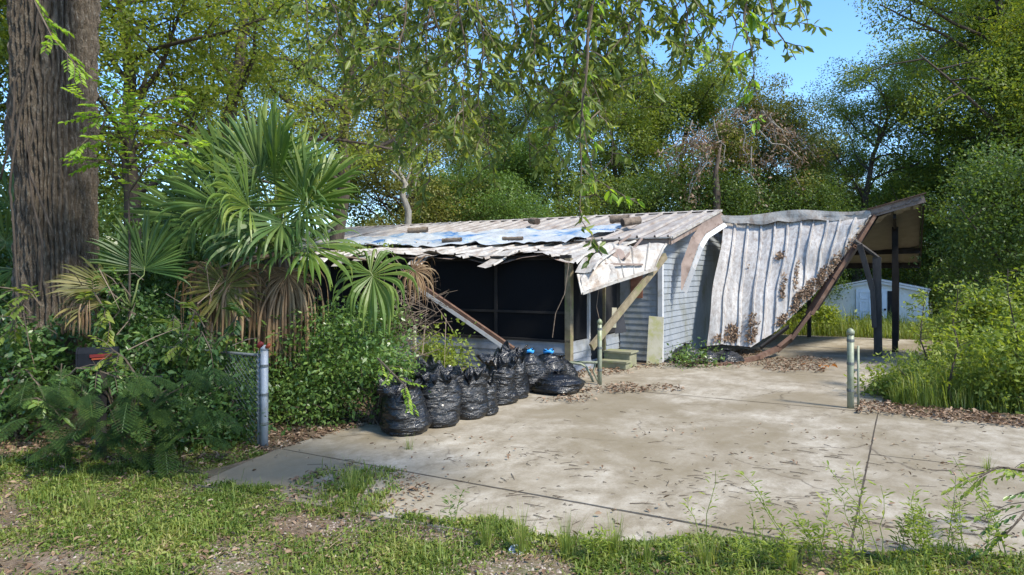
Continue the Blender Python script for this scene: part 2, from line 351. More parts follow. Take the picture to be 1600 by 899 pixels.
def make_tree(seed, H, r0, base, cr, limbs=16, sub=6, per=260, sig=.6, leaf=.13, lean=(0, 0), top=.85, wid=.5):
    """returns branch MB and leaf arrays, both about the origin"""
    rn = random.Random(seed); rg = np.random.default_rng(seed); mb = MB(); cen = []; sg = []
    pts = []; n = 9
    for i in range(n):
        t = i / (n - 1)
        pts.append(Vector((lean[0] * t * t * H + rn.uniform(-.12, .12) * t * H * .18, lean[1] * t * t * H + rn.uniform(-.12, .12) * t * H * .18, H * top * t)))
    rad = [r0 * (1.25 if i == 0 else 1) * (1 - .85 * i / (n - 1)) + .012 for i in range(n)]
    mb.tube(pts, rad, 8)
    az = rn.random() * 6.28
    for k in range(limbs):
        t = base + (1 - base) * (k + rn.random() * .8) / limbs
        f = min(t, .999) * (n - 1); i = int(f); p0 = pts[i].lerp(pts[i + 1], f - i)
        az += 2.4 + rn.uniform(-.5, .5)
        prof = math.sin(math.pi * min(1, .28 + .72 * (t - base) / (1 - base + 1e-6))) ** .6
        Lb = cr * (.45 + .65 * prof) * rn.uniform(.7, 1.15)
        el = R(rn.uniform(5, 45) + 30 * (t - base))
        d = Vector((math.cos(az) * math.cos(el), math.sin(az) * math.cos(el), math.sin(el)))
        bp = [p0]; q = 5
        for j in range(q):
            d = (d + Vector((rn.uniform(-.25, .25), rn.uniform(-.25, .25), rn.uniform(-.22, .2)))).normalized()
            bp.append(bp[-1] + d * Lb / q)
        rb = max(.02, r0 * .38 * (1 - .6 * t))
        mb.tube(bp, [rb * (1 - .8 * j / q) + .006 for j in range(q + 1)], 5, False)
        for j in range(sub):
            s = .35 + .65 * (j + .5) / sub; f2 = s * q; i2 = min(int(f2), q - 1); pb = bp[i2].lerp(bp[i2 + 1], f2 - i2)
            off = Vector((rn.gauss(0, 1), rn.gauss(0, 1), rn.gauss(.15, .6))) * cr * .22 * (1.2 - .5 * s)
            c = pb + off
            mb.tube([pb, pb.lerp(c, .5) + Vector((0, 0, .08)), c], [rb * .3 + .006, rb * .2 + .005, .005], 4, False)
            cen.append(c); sg.append(sig * rn.uniform(.6, 1.3))
    for k in range(4):
        cen.append(pts[-1] + Vector((rn.gauss(0, .5), rn.gauss(0, .5), rn.gauss(.3, .4)))); sg.append(sig)
    V, Q = cloud(rg, np.array([tuple(c) for c in cen]), np.array(sg), per, leaf, wid)
    return mb, V, Q

# ================================================================== SETTING
def ground():
    n = 60; rng = 9.0
    def fn(a, b):
        x = (a - .5) * 2; y = (b - .5) * 2
        X = math.copysign(abs(x) ** 3.2, x) * 600; Y = math.copysign(abs(y) ** 3.2, y) * 600 + 9
        z = .004 + (mn.noise(Vector((X * .5, Y * .5, 3))) * .009 if abs(X) < 60 and abs(Y) < 60 else 0)
        return (X, Y, z)
    o = MB().grid(fn, 120, 120).build('ground', M['soil'], None, True); tag(o, kind='structure')
ground()
ZS = .02
def driveway():
    root = tag(bpy.data.objects.new('driveway', None), kind='structure'); sc.collection.objects.link(root)
    g = .008
    polys = [[(-1.1, -11.4), (1.2, -11.15), (3, -10.95), (4.57, -10 - g), (-1.5, -10 - g)],
             [(-1.5, -10 + g), (4.65 - g, -9.95), (4.65 - g, -4.0 - g), (-2.1, -4.0 - g), (-1.9, -5.6), (-1.62, -8.0)],
             [(4.65 + g, -9.95), (5.8, -9.4), (8, -8.7), (13, -8.5), (13, -6.75 - g), (4.65 + g, -6.75 - g)],
             [(4.65 + g, -6.75 + g), (13, -6.75 + g), (13, -4.75), (8, -4.3), (5.3, -3.95), (4.65 + g, -3.85)],
             [(-2.1, -4.0 + g), (4.65 - g, -4.0 + g), (4.75, -.3 - g), (-1.5, -.3 - g), (-1.9, -2.4)],
             [(.02, -.3 + g), (5.5, -.3 + g), (5.5, 9.7), (.02, 9.7)]]
    for p in polys:
        # densely cut edge so it can be a little chipped
        e = []
        for i in range(len(p)):
            a, b = Vector((*p[i], 0)), Vector((*p[(i + 1) % len(p)], 0)); m = max(2, int((b - a).length / .12))
            for k in range(m):
                q = a.lerp(b, k / m); j = .007
                e.append(W(q.x + mn.noise(Vector((q.x * 9, q.y * 9, 1))) * j, q.y + mn.noise(Vector((q.x * 9, q.y * 9, 7))) * j, 0))
        n = len(e)
        v = [q + Vector((0, 0, ZS)) for q in e] + [q - Vector((0, 0, .1)) for q in e]
        f = [tuple(range(n))] + [((i + 1) % n, i, n + i, n + (i + 1) % n) for i in range(n)]
        obj('slab', v, f, M['concrete'], root)
    # dirt filled joints
    for a, b, w in (((4.65, -9.95), (4.65, -4), .018), ((-1.5, -10), (4.65, -10), .022), ((4.65, -6.75), (13, -6.75), .022), ((-2, -4), (4.6, -4), .03)):
        A = Vector((*a, 0)); B = Vector((*b, 0)); d = (B - A).normalized(); s = Vector((-d.y, d.x, 0)); m = 60; v = []; f = []
        for i in range(m + 1):
            q = A.lerp(B, i / m); ww = w * (.35 + .9 * abs(mn.noise(q * 2.3)) * 1.6)
            for k in (-1, 1):
                z = q + s * (k * ww / 2); v.append(W(z.x, z.y, ZS + .003))
            if i: f.append((2 * i - 2, 2 * i - 1, 2 * i + 1, 2 * i))
        obj('joint', v, f, M['joint'], root)
driveway()

# ================================================================== HOUSE
EZ, RZ, EV, RV = 2.95, 3.93, -.4, 4.3
def roofz(V): return EZ + (V - EV) * (RZ - EZ) / (RV - EV) if V <= RV else RZ - (V - RV) * (RZ - EZ) / (RV - EV)
HL = -15.5
house = thing('abandoned_house', 'abandoned grey clapboard house with sagging ribbed metal roof and dark screened porch', 'house', W(-5, 4, 0))
def wedge(a, b, z0, z1, out, mat, parent, name='siding_board', t=.022):
    a0, b0 = Vector((a.x, a.y, z0)), Vector((b.x, b.y, z0)); a1, b1 = Vector((a.x, a.y, z1)), Vector((b.x, b.y, z1))
    v = [a0, b0, a0 + out * t, b0 + out * t, a1 + out * .004, b1 + out * .004, a0 + out * t + Vector((0, 0, .012)), b0 + out * t + Vector((0, 0, .012))]
    return obj(name, v, [(0, 2, 3, 1), (2, 6, 7, 3), (6, 4, 5, 7), (0, 4, 6, 2), (1, 3, 7, 5), (0, 1, 5, 4)], mat, parent)
UV_u = Vector((CA, -SA, 0)); UV_v = Vector((SA, CA, 0))
wall = MB()
VB = 8.6
def wallbox():
    p = [W(HL, 0), W(0, 0), W(0, VB), W(HL, VB)]
    v = [*p, *[q + Vector((0, 0, 2.9)) for q in p], W(HL, RV, RZ - .12), W(0, RV, RZ - .12)]
    wall.add(v, [(0, 1, 5, 4), (2, 3, 7, 6), (1, 2, 6, 9, 5), (3, 0, 4, 8, 7), (4, 5, 9, 8), (6, 7, 8, 9)])
wallbox()
hw = wall.build('wall', M['darkwall'], house)
LAP = .145
z = .06
while z < RZ - .3:
    zt = z + LAP
    # right wall, clipped by the rake
    if zt < roofz(0) - .1: v0, v1 = 0.03, VB
    else:
        v0 = EV + (zt + .12 - EZ) * (RV - EV) / (RZ - EZ); v1 = 2 * RV - v0
    if v1 > v0 + .2: wedge(W(.003, v0), W(.003, v1), z, zt, UV_u, M['siding'], hw)
    if zt < 2.9: wedge(W(-1.0, -.003), W(-.03, -.003), z, zt, -UV_v, M['siding'], hw)
    z += LAP
MB().beam(W(.012, -.012, .05), W(.012, -.012, 2.88), .11, .11, UV_u).build('corner_trim', M['trim'], house)
# roof
deck = MB()
deck.hexa([W(HL, EV, EZ - .14), W(.3, EV, EZ - .14), W(.3, RV, RZ - .14), W(HL, RV, RZ - .14), W(HL, EV, EZ - .02), W(.3, EV, EZ - .02), W(.3, RV, RZ - .02), W(HL, RV, RZ - .02)])
deck.hexa([W(HL, RV, RZ - .14), W(.3, RV, RZ - .14), W(.3, 2 * RV - EV, EZ - .14), W(HL, 2 * RV - EV, EZ - .14), W(HL, RV, RZ - .02), W(.3, RV, RZ - .02), W(.3, 2 * RV - EV, EZ - .02), W(HL, 2 * RV - EV, EZ - .02)])
roof = deck.build('roof', M['fascia'], house)
def panel_profile(w, rib=.06, rw=.07):
    return [(0, 0), (w * .5, .003), (w - rw, 0), (w - rw * .72, rib), (w - rw * .28, rib), (w, 0)]
PW = .43
u = HL; k = 0
rp = random.Random(4)
while u < .34:
    w = min(PW, .36 - u)
    if w < .1: break
    m = MB(); lift = rp.uniform(0, .012); vs_ = [EV - .06 + rp.uniform(-.03, .03), .8, 2.2, 3.3, RV]
    prof = panel_profile(w)
    pts = [W(u + a, v, roofz(v) + b + lift + mn.noise(Vector((u * .6, v * .7, 2))) * .035) for v in vs_ for a, b in prof]
    n = len(prof)
    m.add(pts, [(j * n + i, j * n + i + 1, (j + 1) * n + i + 1, (j + 1) * n + i) for j in range(len(vs_) - 1) for i in range(n - 1)])
    m.build('roof_panel', M['roof'], roof)
    u += w + .002
m = MB(); prof = [(HL, 2 * RV - EV), (.36, 2 * RV - EV)]
m.add([W(HL, RV, RZ + .02), W(.36, RV, RZ + .02), W(.36, 2 * RV - EV + .05, EZ), W(HL, 2 * RV - EV + .05, EZ)], [(0, 1, 2, 3)]).build('back_roof_sheet', M['roof'], roof)
# ridge cap and rake
m = MB()
for i in range(30):
    a = HL + (15.86) * i / 30; b = HL + 15.86 * (i + 1) / 30
    m.add([W(a, RV - .16, RZ + .01), W(b, RV - .16, RZ + .01), W(b, RV, RZ + .055), W(a, RV, RZ + .055), W(b, RV + .16, RZ + .01), W(a, RV + .16, RZ + .01)], [(0, 1, 2, 3), (3, 2, 4, 5)])
m.build('ridge_cap', M['roof'], roof)
MB().beam(W(.38, EV - .05, EZ - .075), W(.38, RV, RZ - .06), .03, .17).build('rake_board', M['fascia'], roof)
MB().beam(W(.405, EV - .06, EZ + .0), W(.405, RV + .04, RZ + .03), .08, .05).build('rake_flashing', M['roof_porch'], roof)
MB().beam(W(.36, RV, RZ - .06), W(.36, 2 * RV - EV, EZ - .06), .03, .17).build('rake_board', M['fascia'], roof)
MB().beam(W(HL, EV - .06, EZ - .09), W(.36, EV - .06, EZ - .09), .03, .12).build('eave_board', M['fascia'], roof)
MB().beam(W(-2.0, EV - .1, EZ - .01), W(.42, EV - .1, EZ + .0), .05, .03).build('eave_flashing', M['roof_porch'], roof)

# porch
PU, PV, PL = -1.04, -2.8, -9.0
SILL = .72
pw_ = MB().boxuv(PL, PU - .0, PV, PV + .1, .0, SILL - .03).boxuv(PU - .1, PU, PV + .1, -1.72, 0, SILL - .03).boxuv(PU - .1, PU, -.85, -.01, 0, SILL - .03).boxuv(PU - .1, PU, -1.72, -.85, 0, .2).build('porch_wall', M['siding_porch'], house)
z = .03
while z + LAP < SILL + .02:
    wedge(W(PL, PV - .003), W(PU - .01, PV - .003), z, z + LAP, -UV_v, M['siding_porch'], pw_)
    wedge(W(PU + .003, PV + .02), W(PU + .003, -1.73), z, z + LAP, UV_u, M['siding_porch'], pw_)
    wedge(W(PU + .003, -.84), W(PU + .003, -.02), z, z + LAP, UV_u, M['siding'], pw_)
    z += LAP
MB().boxuv(PL, PU, -2.7, 0, .14, .18).build('porch_floor', M['darkwall'], house)
MB().boxuv(PL, PU + .02, PV - .03, PV + .12, SILL - .03, SILL + .02).build('porch_sill', M['darkpost'], house)
for u_ in (-7.9, -6.4, -4.6, -2.85):
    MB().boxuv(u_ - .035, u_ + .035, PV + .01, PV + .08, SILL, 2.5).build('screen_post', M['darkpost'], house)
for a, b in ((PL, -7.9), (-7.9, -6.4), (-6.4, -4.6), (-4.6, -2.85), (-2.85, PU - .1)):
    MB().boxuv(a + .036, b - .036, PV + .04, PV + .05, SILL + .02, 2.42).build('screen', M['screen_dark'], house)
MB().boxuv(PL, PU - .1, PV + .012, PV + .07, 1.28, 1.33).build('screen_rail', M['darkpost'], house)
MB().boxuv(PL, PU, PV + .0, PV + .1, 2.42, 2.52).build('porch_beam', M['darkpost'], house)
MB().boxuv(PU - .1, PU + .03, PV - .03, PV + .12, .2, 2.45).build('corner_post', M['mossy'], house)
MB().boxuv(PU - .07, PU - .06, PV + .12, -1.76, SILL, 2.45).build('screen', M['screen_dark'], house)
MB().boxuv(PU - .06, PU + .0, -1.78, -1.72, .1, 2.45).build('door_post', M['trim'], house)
MB().boxuv(PU - .07, PU - .06, -1.71, -.86, .2, 2.45).build('doorway', M['painted_dark'], house)  # black sheet across the opening, paints the unlit porch inside
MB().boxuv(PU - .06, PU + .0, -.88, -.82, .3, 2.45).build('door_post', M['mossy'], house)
MB().boxuv(PU - .07, PU - .05, -.8, -.01, SILL, 2.9).build('side_panel', M['painted_dark'], house)
MB().boxuv(-.72, -.42, -.05, -.03, 1.55, 2.25).build('faded_poster', M['poster'], house)
# porch roof: sagging ribbed sheets
def sag(U, V):
    t = (EV - V) / 2.8
    fe = 2.33 + max(0, min(1, (-.7 - U) / 4)) * .25
    z = EZ - .05 + (fe - EZ + .05) * t - .0
    z += (mn.noise(Vector((U * .9, V * .6, 9))) * .2 + mn.noise(Vector((U * 2.6, V * 1.5, 4))) * .09) * t
    return z
pr = MB().grid(lambda a, b: W(PL + a * (-1.0 - PL), EV - .05 - b * 2.5, sag(PL + a * (-1.0 - PL), EV - .05 - b * 2.5) - .07), 30, 6).build('porch_roof', M['fascia'], house)
u = PL
while u < -.62:
    w = PW; ln = 2.8 + rp.uniform(-.28, .2); m = MB(); prof = panel_profile(w, .04); n = len(prof); vs_ = [EV + .05 - ln * t for t in (0, .25, .5, .7, .85, .93, 1)]
    curl = rp.uniform(-.08, .22)
    pts = [W(u + a, v, sag(u + a, v) + b - (curl * max(0, (j - 3) / 3) ** 2)) for j, v in enumerate(vs_) for a, b in prof]
    m.add(pts, [(j * n + i, j * n + i + 1, (j + 1) * n + i + 1, (j + 1) * n + i) for j in range(len(vs_) - 1) for i in range(n - 1)])
    m.build('roof_panel', M['roof_porch'], pr); u += w
# torn sheets over the door
def patch(c, n1, n2, bulge=0., amp=.03, seed=0, nrm=Vector((0, -.6, .8)), ribs=0, ribh=.03):
    """bent sheet between four points (tl,tr,br,bl)"""
    mb = MB()
    def fn(a, b):
        p = c[0].lerp(c[1], a).lerp(c[3].lerp(c[2], a), b)
        q = bulge * math.sin(math.pi * b) + amp * mn.noise(Vector((a * 3 + seed, b * 3, seed)))
        if ribs:
            r = (a * ribs) % 1.0; q += ribh if r > .86 and a < .999 else 0
        return p + nrm * q
    return mb.grid(fn, n1, n2)
t1 = patch([at(930, 383, 14.9), at(1043, 382, 15.45), at(1024, 420, 14.85), at(960, 438, 14.2)], 42, 12, .10, .10, 3, ribs=4)
t1.build('torn_roof_sheet', M['roof_porch'], pr)
t2 = patch([at(931, 393, 14.5), at(957, 410, 14.3), at(965, 436, 13.95), at(912, 459, 13.7)], 8, 8, .04, .08, 8)
t2.build('torn_roof_sheet', M['roof_porch'], pr)
t2 = patch([at(905, 428, 13.9), at(933, 392, 14.45), at(962, 437, 13.98), at(911, 458, 13.65)], 10, 8, .05, .07, 5)
t2.build('torn_roof_sheet', M['roof_porch'], pr)
MB().beam(at(903, 429, 13.86), at(910, 460, 13.62), .05, .03).beam(at(910, 459, 13.62), at(964, 440, 13.95), .05, .05).beam(at(964, 440, 14.15), at(1026, 420, 14.83), .05, .06).build('torn_edge_flashing', M['roof_porch'], pr)
t3 = patch([at(962, 386, 14.95), at(990, 396, 14.95), at(976, 407, 14.6), at(952, 398, 14.7)], 6, 6, .05, .06, 11)
t3.build('torn_roof_sheet', M['fascia'], pr)
for (a, b) in (((985, 372, 15.5), (966, 385, 15.0)), ((1003, 377, 15.45), (976, 408, 14.6)), ((945, 417, 14.2), (1004, 418, 14.7))):
    MB().beam(at(*a) + Vector((0, -.02, .06)), at(*b) + Vector((0, -.02, .06)), .035, .04).build('loose_rib', M['fascia'], pr)
# frayed wires
MB().tube([at(889, 410, 13.9), at(882, 460, 13.8), at(868, 490, 13.8), at(863, 528, 13.7)], .008, 4).build('loose_wire', M['deadtwig'], house)
MB().tube([at(937, 440, 14.2), at(932, 480, 14.2), at(936, 498, 14.2)], .008, 4).build('loose_wire', M['deadtwig'], house)

# fallen timbers
o = MB().beam(at(1040, 400, 15.3), at(924, 543, 13.35), .06, .15).build('fallen_beam', M['mossy']); tag(o, 'mossy wooden beam slanting from the torn porch roof down to the gate post', 'beam')
g = thing('fallen_gutter', 'white and rust brown roof edge slanting down across the dark porch screen', 'gutter', gnd(815, 580))
a, b = at(652, 446, 15.0), at(822, 563, 13.9)
MB().beam(a + Vector((0, 0, -.05)), b + Vector((0, 0, -.05)), .02, .08).build('white_edge', M['whitemetal'], g)
MB().beam(a + Vector((0, .05, .035)), b + Vector((0, .05, .035)), .1, .10).build('rusty_edge', M['rust'], g)
o = patch([at(1014, 494, 16.0), at(1038, 496, 15.85), at(1035, 571, 15.6), at(1010, 569, 15.75)], 1, 1)
bo = MB(); p = [at(1010, 570, 15.72), at(1034, 572, 15.56), at(1037, 496, 15.8), at(1014, 494, 15.96)]
bo.hexa(p + [q + Vector((.01, .03, 0)) for q in p]).build('leaning_panel', M['board'])
tag(bpy.data.objects['leaning_panel'], 'pale yellow panel with green stained foot leaning on the house corner', 'panel')
st = thing('porch_steps', 'greenish wooden steps below the porch doorway beside the leaning panel', 'steps', gnd(957, 575))
MB().boxuv(-.95, -.3, -1.5, -1.2, .03, .16).boxuv(-.93, -.32, -1.2, -.75, .03, .34).build('riser', M['step'], st)
MB().boxuv(-.97, -.27, -1.54, -1.21, .162, .2).build('tread', M['step'], st)
MB().boxuv(-.96, -.28, -1.23, -.72, .342, .38).build('tread', M['step'], st)
o = patch([at(962, 486, 14.9), at(972, 480, 15.3), at(979, 519, 15.2), at(961, 522, 14.8)], 5, 6, .04, .05, 2, Vector((0, -1, 0)))
tag(o.build('torn_screen', M['cloth_dark'], None, True), 'torn dark screen cloth hanging beside the porch doorway', 'cloth')
o = MB().beam(at(960, 481, 14.5), at(959, 512, 14.5), .1, .015, Vector((0, 1, 0))).build('splintered_plank', M['board']); tag(o, 'short pale splintered plank hanging at the porch door post', 'plank')

# tarp and its log weights
def tz(U, V):
    z = roofz(V) + .06 if V > EV else sag(U, V) + .06
    return z + abs(mn.noise(Vector((U * .8, V * 2.6, 5)))) * .17 + abs(mn.noise(Vector((U * 2.2, V * 5, 8)))) * .07
def tarpfn(a, b):
    U = -10.5 + a * 9.2
    v0 = -.95 - .25 * math.sin(a * 3) + .6 * mn.noise(Vector((U * 1.1, 3, 1))) + (.85 * max(0, (a - .8) / .2) ** 2)
    v1 = 1.05 + .5 * mn.noise(Vector((U * .7, 9, 1)))
    V = v0 + (v1 - v0) * b
    return W(U, V, tz(U, V))
tag(MB().grid(tarpfn, 110, 34).build('tarp', M['tarp'], None, True), 'faded blue tarp stretched over the lower part of the house roof', 'tarp')
def log(px, py, d, L, r, ang, label):
    r *= .95
    # rests on the roof: intersect by searching depth
    best = None
    for i in range(400):
        dd = 14 + i * .03; p = at(px, py, dd); q = p - W(0, 0); U = q.x * CA - q.y * SA; V = q.x * SA + q.y * CA
        s = (roofz(V) if V > EV else sag(U, V)) + .05 + r
        if -16 < U < .5 and V > -3 and abs(p.z - s) < (best[0] if best else 9): best = (abs(p.z - s), U, V)
    _, U, V = best
    t = thing('log', label, 'log', W(U, V, roofz(V)), 'log pieces weighing down the tarp')
    dx, dy = math.cos(ang) * L / 2, math.sin(ang) * L / 2
    def P(s):
        u_, v_ = U + dx * s, V + dy * s
        return W(u_, v_, (roofz(v_) if v_ > EV else sag(u_, v_)) + .13 + r)
    pts = [P(-1 + 2 * i / 8) for i in range(9)]
    rads = [r * (1 + .35 * mn.noise(Vector((px, i * .7, 0)))) for i in range(9)]; ang += .5
    MB().tube(pts, rads, 14, False).build('bark', M['log'], t, True)
    for s, i in ((-1, 0), (1, 8)):
        c = pts[i]; dd = (pts[8] - pts[0]).normalized() * (.004 * s)
        m = MB(); m.tube([c - dd, c + dd], [rads[i] * .98] * 2, 14).build('cut_end', M['logend'], t)
for a in [(653, 364, 16, .62, .095, .3, 'leftmost log on the roof, near the palm fronds'), (725, 359, 16, .62, .105, .25, 'single thick log on the roof left of the middle pair'),
          (813, 353, 16, .55, .095, .5, 'dark log with visible end, left one of the middle pair on the roof'), (834, 350, 16, .5, .1, 2.5, 'log tilted against its neighbour, right one of the middle pair on the roof'),
          (968, 347, 16, .5, .11, .2, 'log at the tarp corner, left one of the right pair on the roof'), (986, 351, 16, .5, .11, .9, 'log at the tarp corner, right one of the right pair on the roof'),
          (706, 380, 15, .55, .06, .15, 'thin dark stick of wood on the lower tarp edge'), (801, 378, 15, .55, .05, .1, 'thin brown branch piece lying on the tarp left of the hanging twig')]:
    log(*a)

# ================================================================== CARPORT
cp = thing('collapsed_carport', 'collapsed carport with rust stained white metal roof hanging down to the ground', 'carport', W(3, 4, 0))
def cridge(U):
    if U < 4.2: return 3.76 + (3.66 - 3.76) * (U - .45) / 3.75 + .03 * math.sin(U * 2.1)
    return 3.66 + (4.02 - 3.66) * (U - 4.2) / 1.15
BV, BZ = 9.3, 2.5
bk = MB().grid(lambda a, b: W(.45 + a * 4.9, RV + b * (BV - RV), cridge(.45 + a * 4.9) + (BZ - cridge(.45 + a * 4.9)) * b - .03), 12, 2).build('roof_underside', M['underside'], cp)
u = .45
while u < 5.3:
    w = min(PW, 5.36 - u); prof = panel_profile(w, .04); n = len(prof); m = MB(); vs_ = [RV - .1, 6, 7.5, BV + .05]
    m.add([W(u + a, v, cridge(u + a) + (BZ - cridge(u + a)) * max(0, (v - RV)) / (BV - RV) + b + .02 - (.05 if v < RV else 0)) for v in vs_ for a, b in prof],
          [(j * n + i, j * n + i + 1, (j + 1) * n + i + 1, (j + 1) * n + i) for j in range(3) for i in range(n - 1)])
    m.build('roof_panel', M['roof_porch'], bk); u += w
# wavy torn flashing along the hinge line
def fl(a, b):
    p = at(1116 + a * 240, 341 - 8 * a + 3 * math.sin(a * 9), 19.6 - 1.85 * a) - Vector((0, .1, 0))
    hgt = .16 + .16 * abs(mn.noise(Vector((a * 5, 2, 0)))) + .1 * math.sin(a * 3.1)
    return p + Vector((0, -.05 * b - .05 * mn.noise(Vector((a * 7, b, 3))), .09 - hgt * b))
MB().grid(fl, 40, 3).build('ridge_flashing', M['roof_porch'], cp)
# rake boards and edge beams
e0, e1 = W(4.15, RV - .05, 3.68), W(5.42, RV - .05, 4.03)
MB().beam(e0, e1, .04, .22).build('ridge_board', M['fascia'], cp)
MB().beam(e0 + Vector((-.02, -.03, .12)), e1 + Vector((.02, -.03, .12)), .12, .025).build('ridge_board_cap', M['rust'], cp)
MB().beam(W(5.4, RV, 3.95), W(5.4, BV + .05, BZ - .05), .04, .18).build('rake_board', M['darkpost'], cp)
for vv in (7.75, 9.25):
    zz = cridge(5) + (BZ - cridge(5)) * (vv - RV) / (BV - RV)
    MB().beam(W(.5, vv, BZ + (9.3 - vv) * .24 - .12), W(5.38, vv, zz - .12), .09, .16).build('purlin', M['darkpost'], cp)
MB().beam(W(4.76, RV + .2, 3.62), W(4.76, BV, BZ - .14), .07, .12).build('rafter', M['darkpost'], cp)
MB().beam(W(3.3, RV + .1, 3.3), W(4.9, RV + .1, 3.9), .07, .2).build('ridge_beam', M['darkpost'], cp)
for (U_, V_, zt, s) in ((4.76, 5.5, 3.4, .15), (4.76, 9.15, 2.5, .14), (2.2, 9.15, 2.5, .12)):
    MB().boxuv(U_ - s / 2, U_ + s / 2, V_ - s / 2, V_ + s / 2, 0, zt).build('post', M['darkpost'], cp)
MB().beam(W(4.4, 4.16, 0), at(1370, 402, 17.5), .19, .19, UV_v).build('post', M['carpost'], cp)
MB().beam(at(1343, 382, 17.3), at(1363, 452, 17.3), .13, .13, UV_v).beam(at(1363, 450, 17.3), at(1366, 512, 17.3), .11, .11, UV_v).build('bent_post', M['carpost'], cp)
MB().tube([at(1335, 377, 17.4), at(1352, 388, 17.4), at(1372, 403, 17.45)], [.06, .05, .05], 6).build('bent_brace', M['carpost'], cp)
# hanging front slope
def z8(x, y): return 1080 + x / 2.9, 290 + y / 2.9
tops = [(150, 160), (210, 168), (265, 172), (325, 170), (388, 165), (445, 155), (508, 150), (567, 143), (630, 138), (690, 133), (760, 130), (806, 142)]
bots = [(70, 728), (148, 722), (218, 726), (270, 735), (330, 694), (385, 662), (445, 605), (500, 548), (560, 492), (608, 432), (690, 325), (806, 160)]
bd = [17.8, 17.7, 17.55, 17.4, 17.4, 17.42, 17.45, 17.5, 17.55, 17.6, 17.65, 17.72]
Tp = [at(*z8(*t), 19.55 - 1.8 * (t[0] - 150) / 656) for t in tops]
Bp = [at(*z8(*t), d) for t, d in zip(bots, bd)]
hang = MB().grid(lambda a, b: (lambda i, f: Tp[i].lerp(Tp[i + 1], f).lerp(Bp[i].lerp(Bp[i + 1], f), b) + Vector((.02, .09, -.02)))(min(int(a * 11), 10), a * 11 - min(int(a * 11), 10)), 22, 4).build('fallen_roof', M['rust'], cp)
NS = Vector((-.35, -.85, .35)).normalized()
def hs(i, f, t):
    p = Tp[i].lerp(Tp[i + 1], f).lerp(Bp[i].lerp(Bp[i + 1], f), t); x = i + f
    q = .17 * math.sin(math.pi * t) * (.7 + .5 * mn.noise(Vector((x * .35, t * 1.2, 1)))) + .05 * mn.noise(Vector((x * .8, t * 3.2, 5)))
    q += .07 * (1 - abs(((t * 1.9 + .35 * mn.noise(Vector((x * .6, 3, 1)))) % 1) - .5) * 2) * math.sin(math.pi * t)
    side = .10 * mn.noise(Vector((x * .5, t * 2.6, 11))) * math.sin(math.pi * t)
    return p + NS * q + Vector((side, 0, 0))
for i in range(11):
    m = MB(); cs = [(0, 0), (.4, .006), (.78, 0), (.83, .052), (.95, .052), (1, 0)]; nt_ = 20
    pts = []
    for j in range(nt_ + 1):
        t = j / nt_
        for f, hgt in cs:
            buck = 1 + .6 * mn.noise(Vector((i * 2.7, t * 4, 2)))
            pts.append(hs(i, f + (.06 * mn.noise(Vector((i, t * 3, 6))) if .7 < f < .99 else 0), t) + NS * hgt * buck)
    n = 6
    m.add(pts, [(j * n + k, j * n + k + 1, (j + 1) * n + k + 1, (j + 1) * n + k) for j in range(nt_) for k in range(n - 1)])
    m.build('roof_panel', M['roof_hang'], hang)
# dry leaf drifts caught on the sheet
rg = np.random.default_rng(12)
def hpoint(x, t): i = min(int(x), 10); return hs(i, x - i, t)
C = []
for (x, t0, t1, wx, n_) in ((1.5, .85, .97, .35, 260), (2.9, .76, .97, .3, 240), (0.8, .92, .98, .3, 60), (5.28, .5, .76, .07, 70), (6.15, .45, .75, .06, 60), (4.5, .31, .37, .25, 60), (6.5, .8, .97, .35, 260),
                            (7.4, .78, .97, .4, 300), (8.4, .74, .97, .35, 220), (5.4, .9, .98, .3, 120), (9.3, .75, .97, .3, 110), (10.2, .7, .95, .4, 50), (2.15, .38, .40, .05, 5)):
    for _ in range(n_):
        x_ = min(10.98, max(0, x + rg.normal() * wx * .6)); t = t0 + (t1 - t0) * rg.random() ** .7
        C.append(tuple(hpoint(x_, t) + NS * (.02 + .05 * rg.random())))
C = np.array(C); n_ = len(C)
N = unit(np.array(NS) + rg.normal(size=(n_, 3)) * .5); D = rg.normal(size=(n_, 3)); D -= N * (D * N).sum(1)[:, None]
V, Q = leaf_quads(C, D, N, rg.uniform(.06, .12, n_), rg.uniform(.03, .05, n_))
tag(npobj('leaf_drift', V, Q, M['litter']), 'dry brown leaves caught between the ribs of the fallen roof', 'leaves', None, 'stuff')
# rusty edge beam on the slope and along the ground
fp = [at(*z8(*q), d) for q, d in (((815, 140), 17.75), ((735, 270), 17.68), ((640, 415), 17.58), ((540, 575), 17.5), ((455, 690), 17.45), ((400, 735), 17.3), ((300, 780), 16.6), ((180, 808), 15.9), ((105, 818), 15.55))]
m = MB()
for i in range(len(fp) - 1):
    w0 = .3 - .018 * i
    a, b = fp[i], fp[i + 1]
    if i < 5: m.beam(a, b + (b - a).normalized() * .06, .09, .36 - .03 * i, Vector((.55, -.2, .8)))
    else: m.beam(a, b, .12 - .02 * (i - 5), .1, Vector((0, 0, 1)))
m.build('edge_beam', M['rust'], cp)
MB().beam(fp[0] + Vector((.16, .12, .05)), fp[3] + Vector((.2, .2, .1)), .08, .2).build('dark_rafter', M['darkpost'], cp)
MB().beam(at(*z8(315, 735), 17.15), at(*z8(440, 640), 17.3), .05, .14, Vector((.5, -.3, .8))).build('black_edge_strip', M['darkpost'], cp)
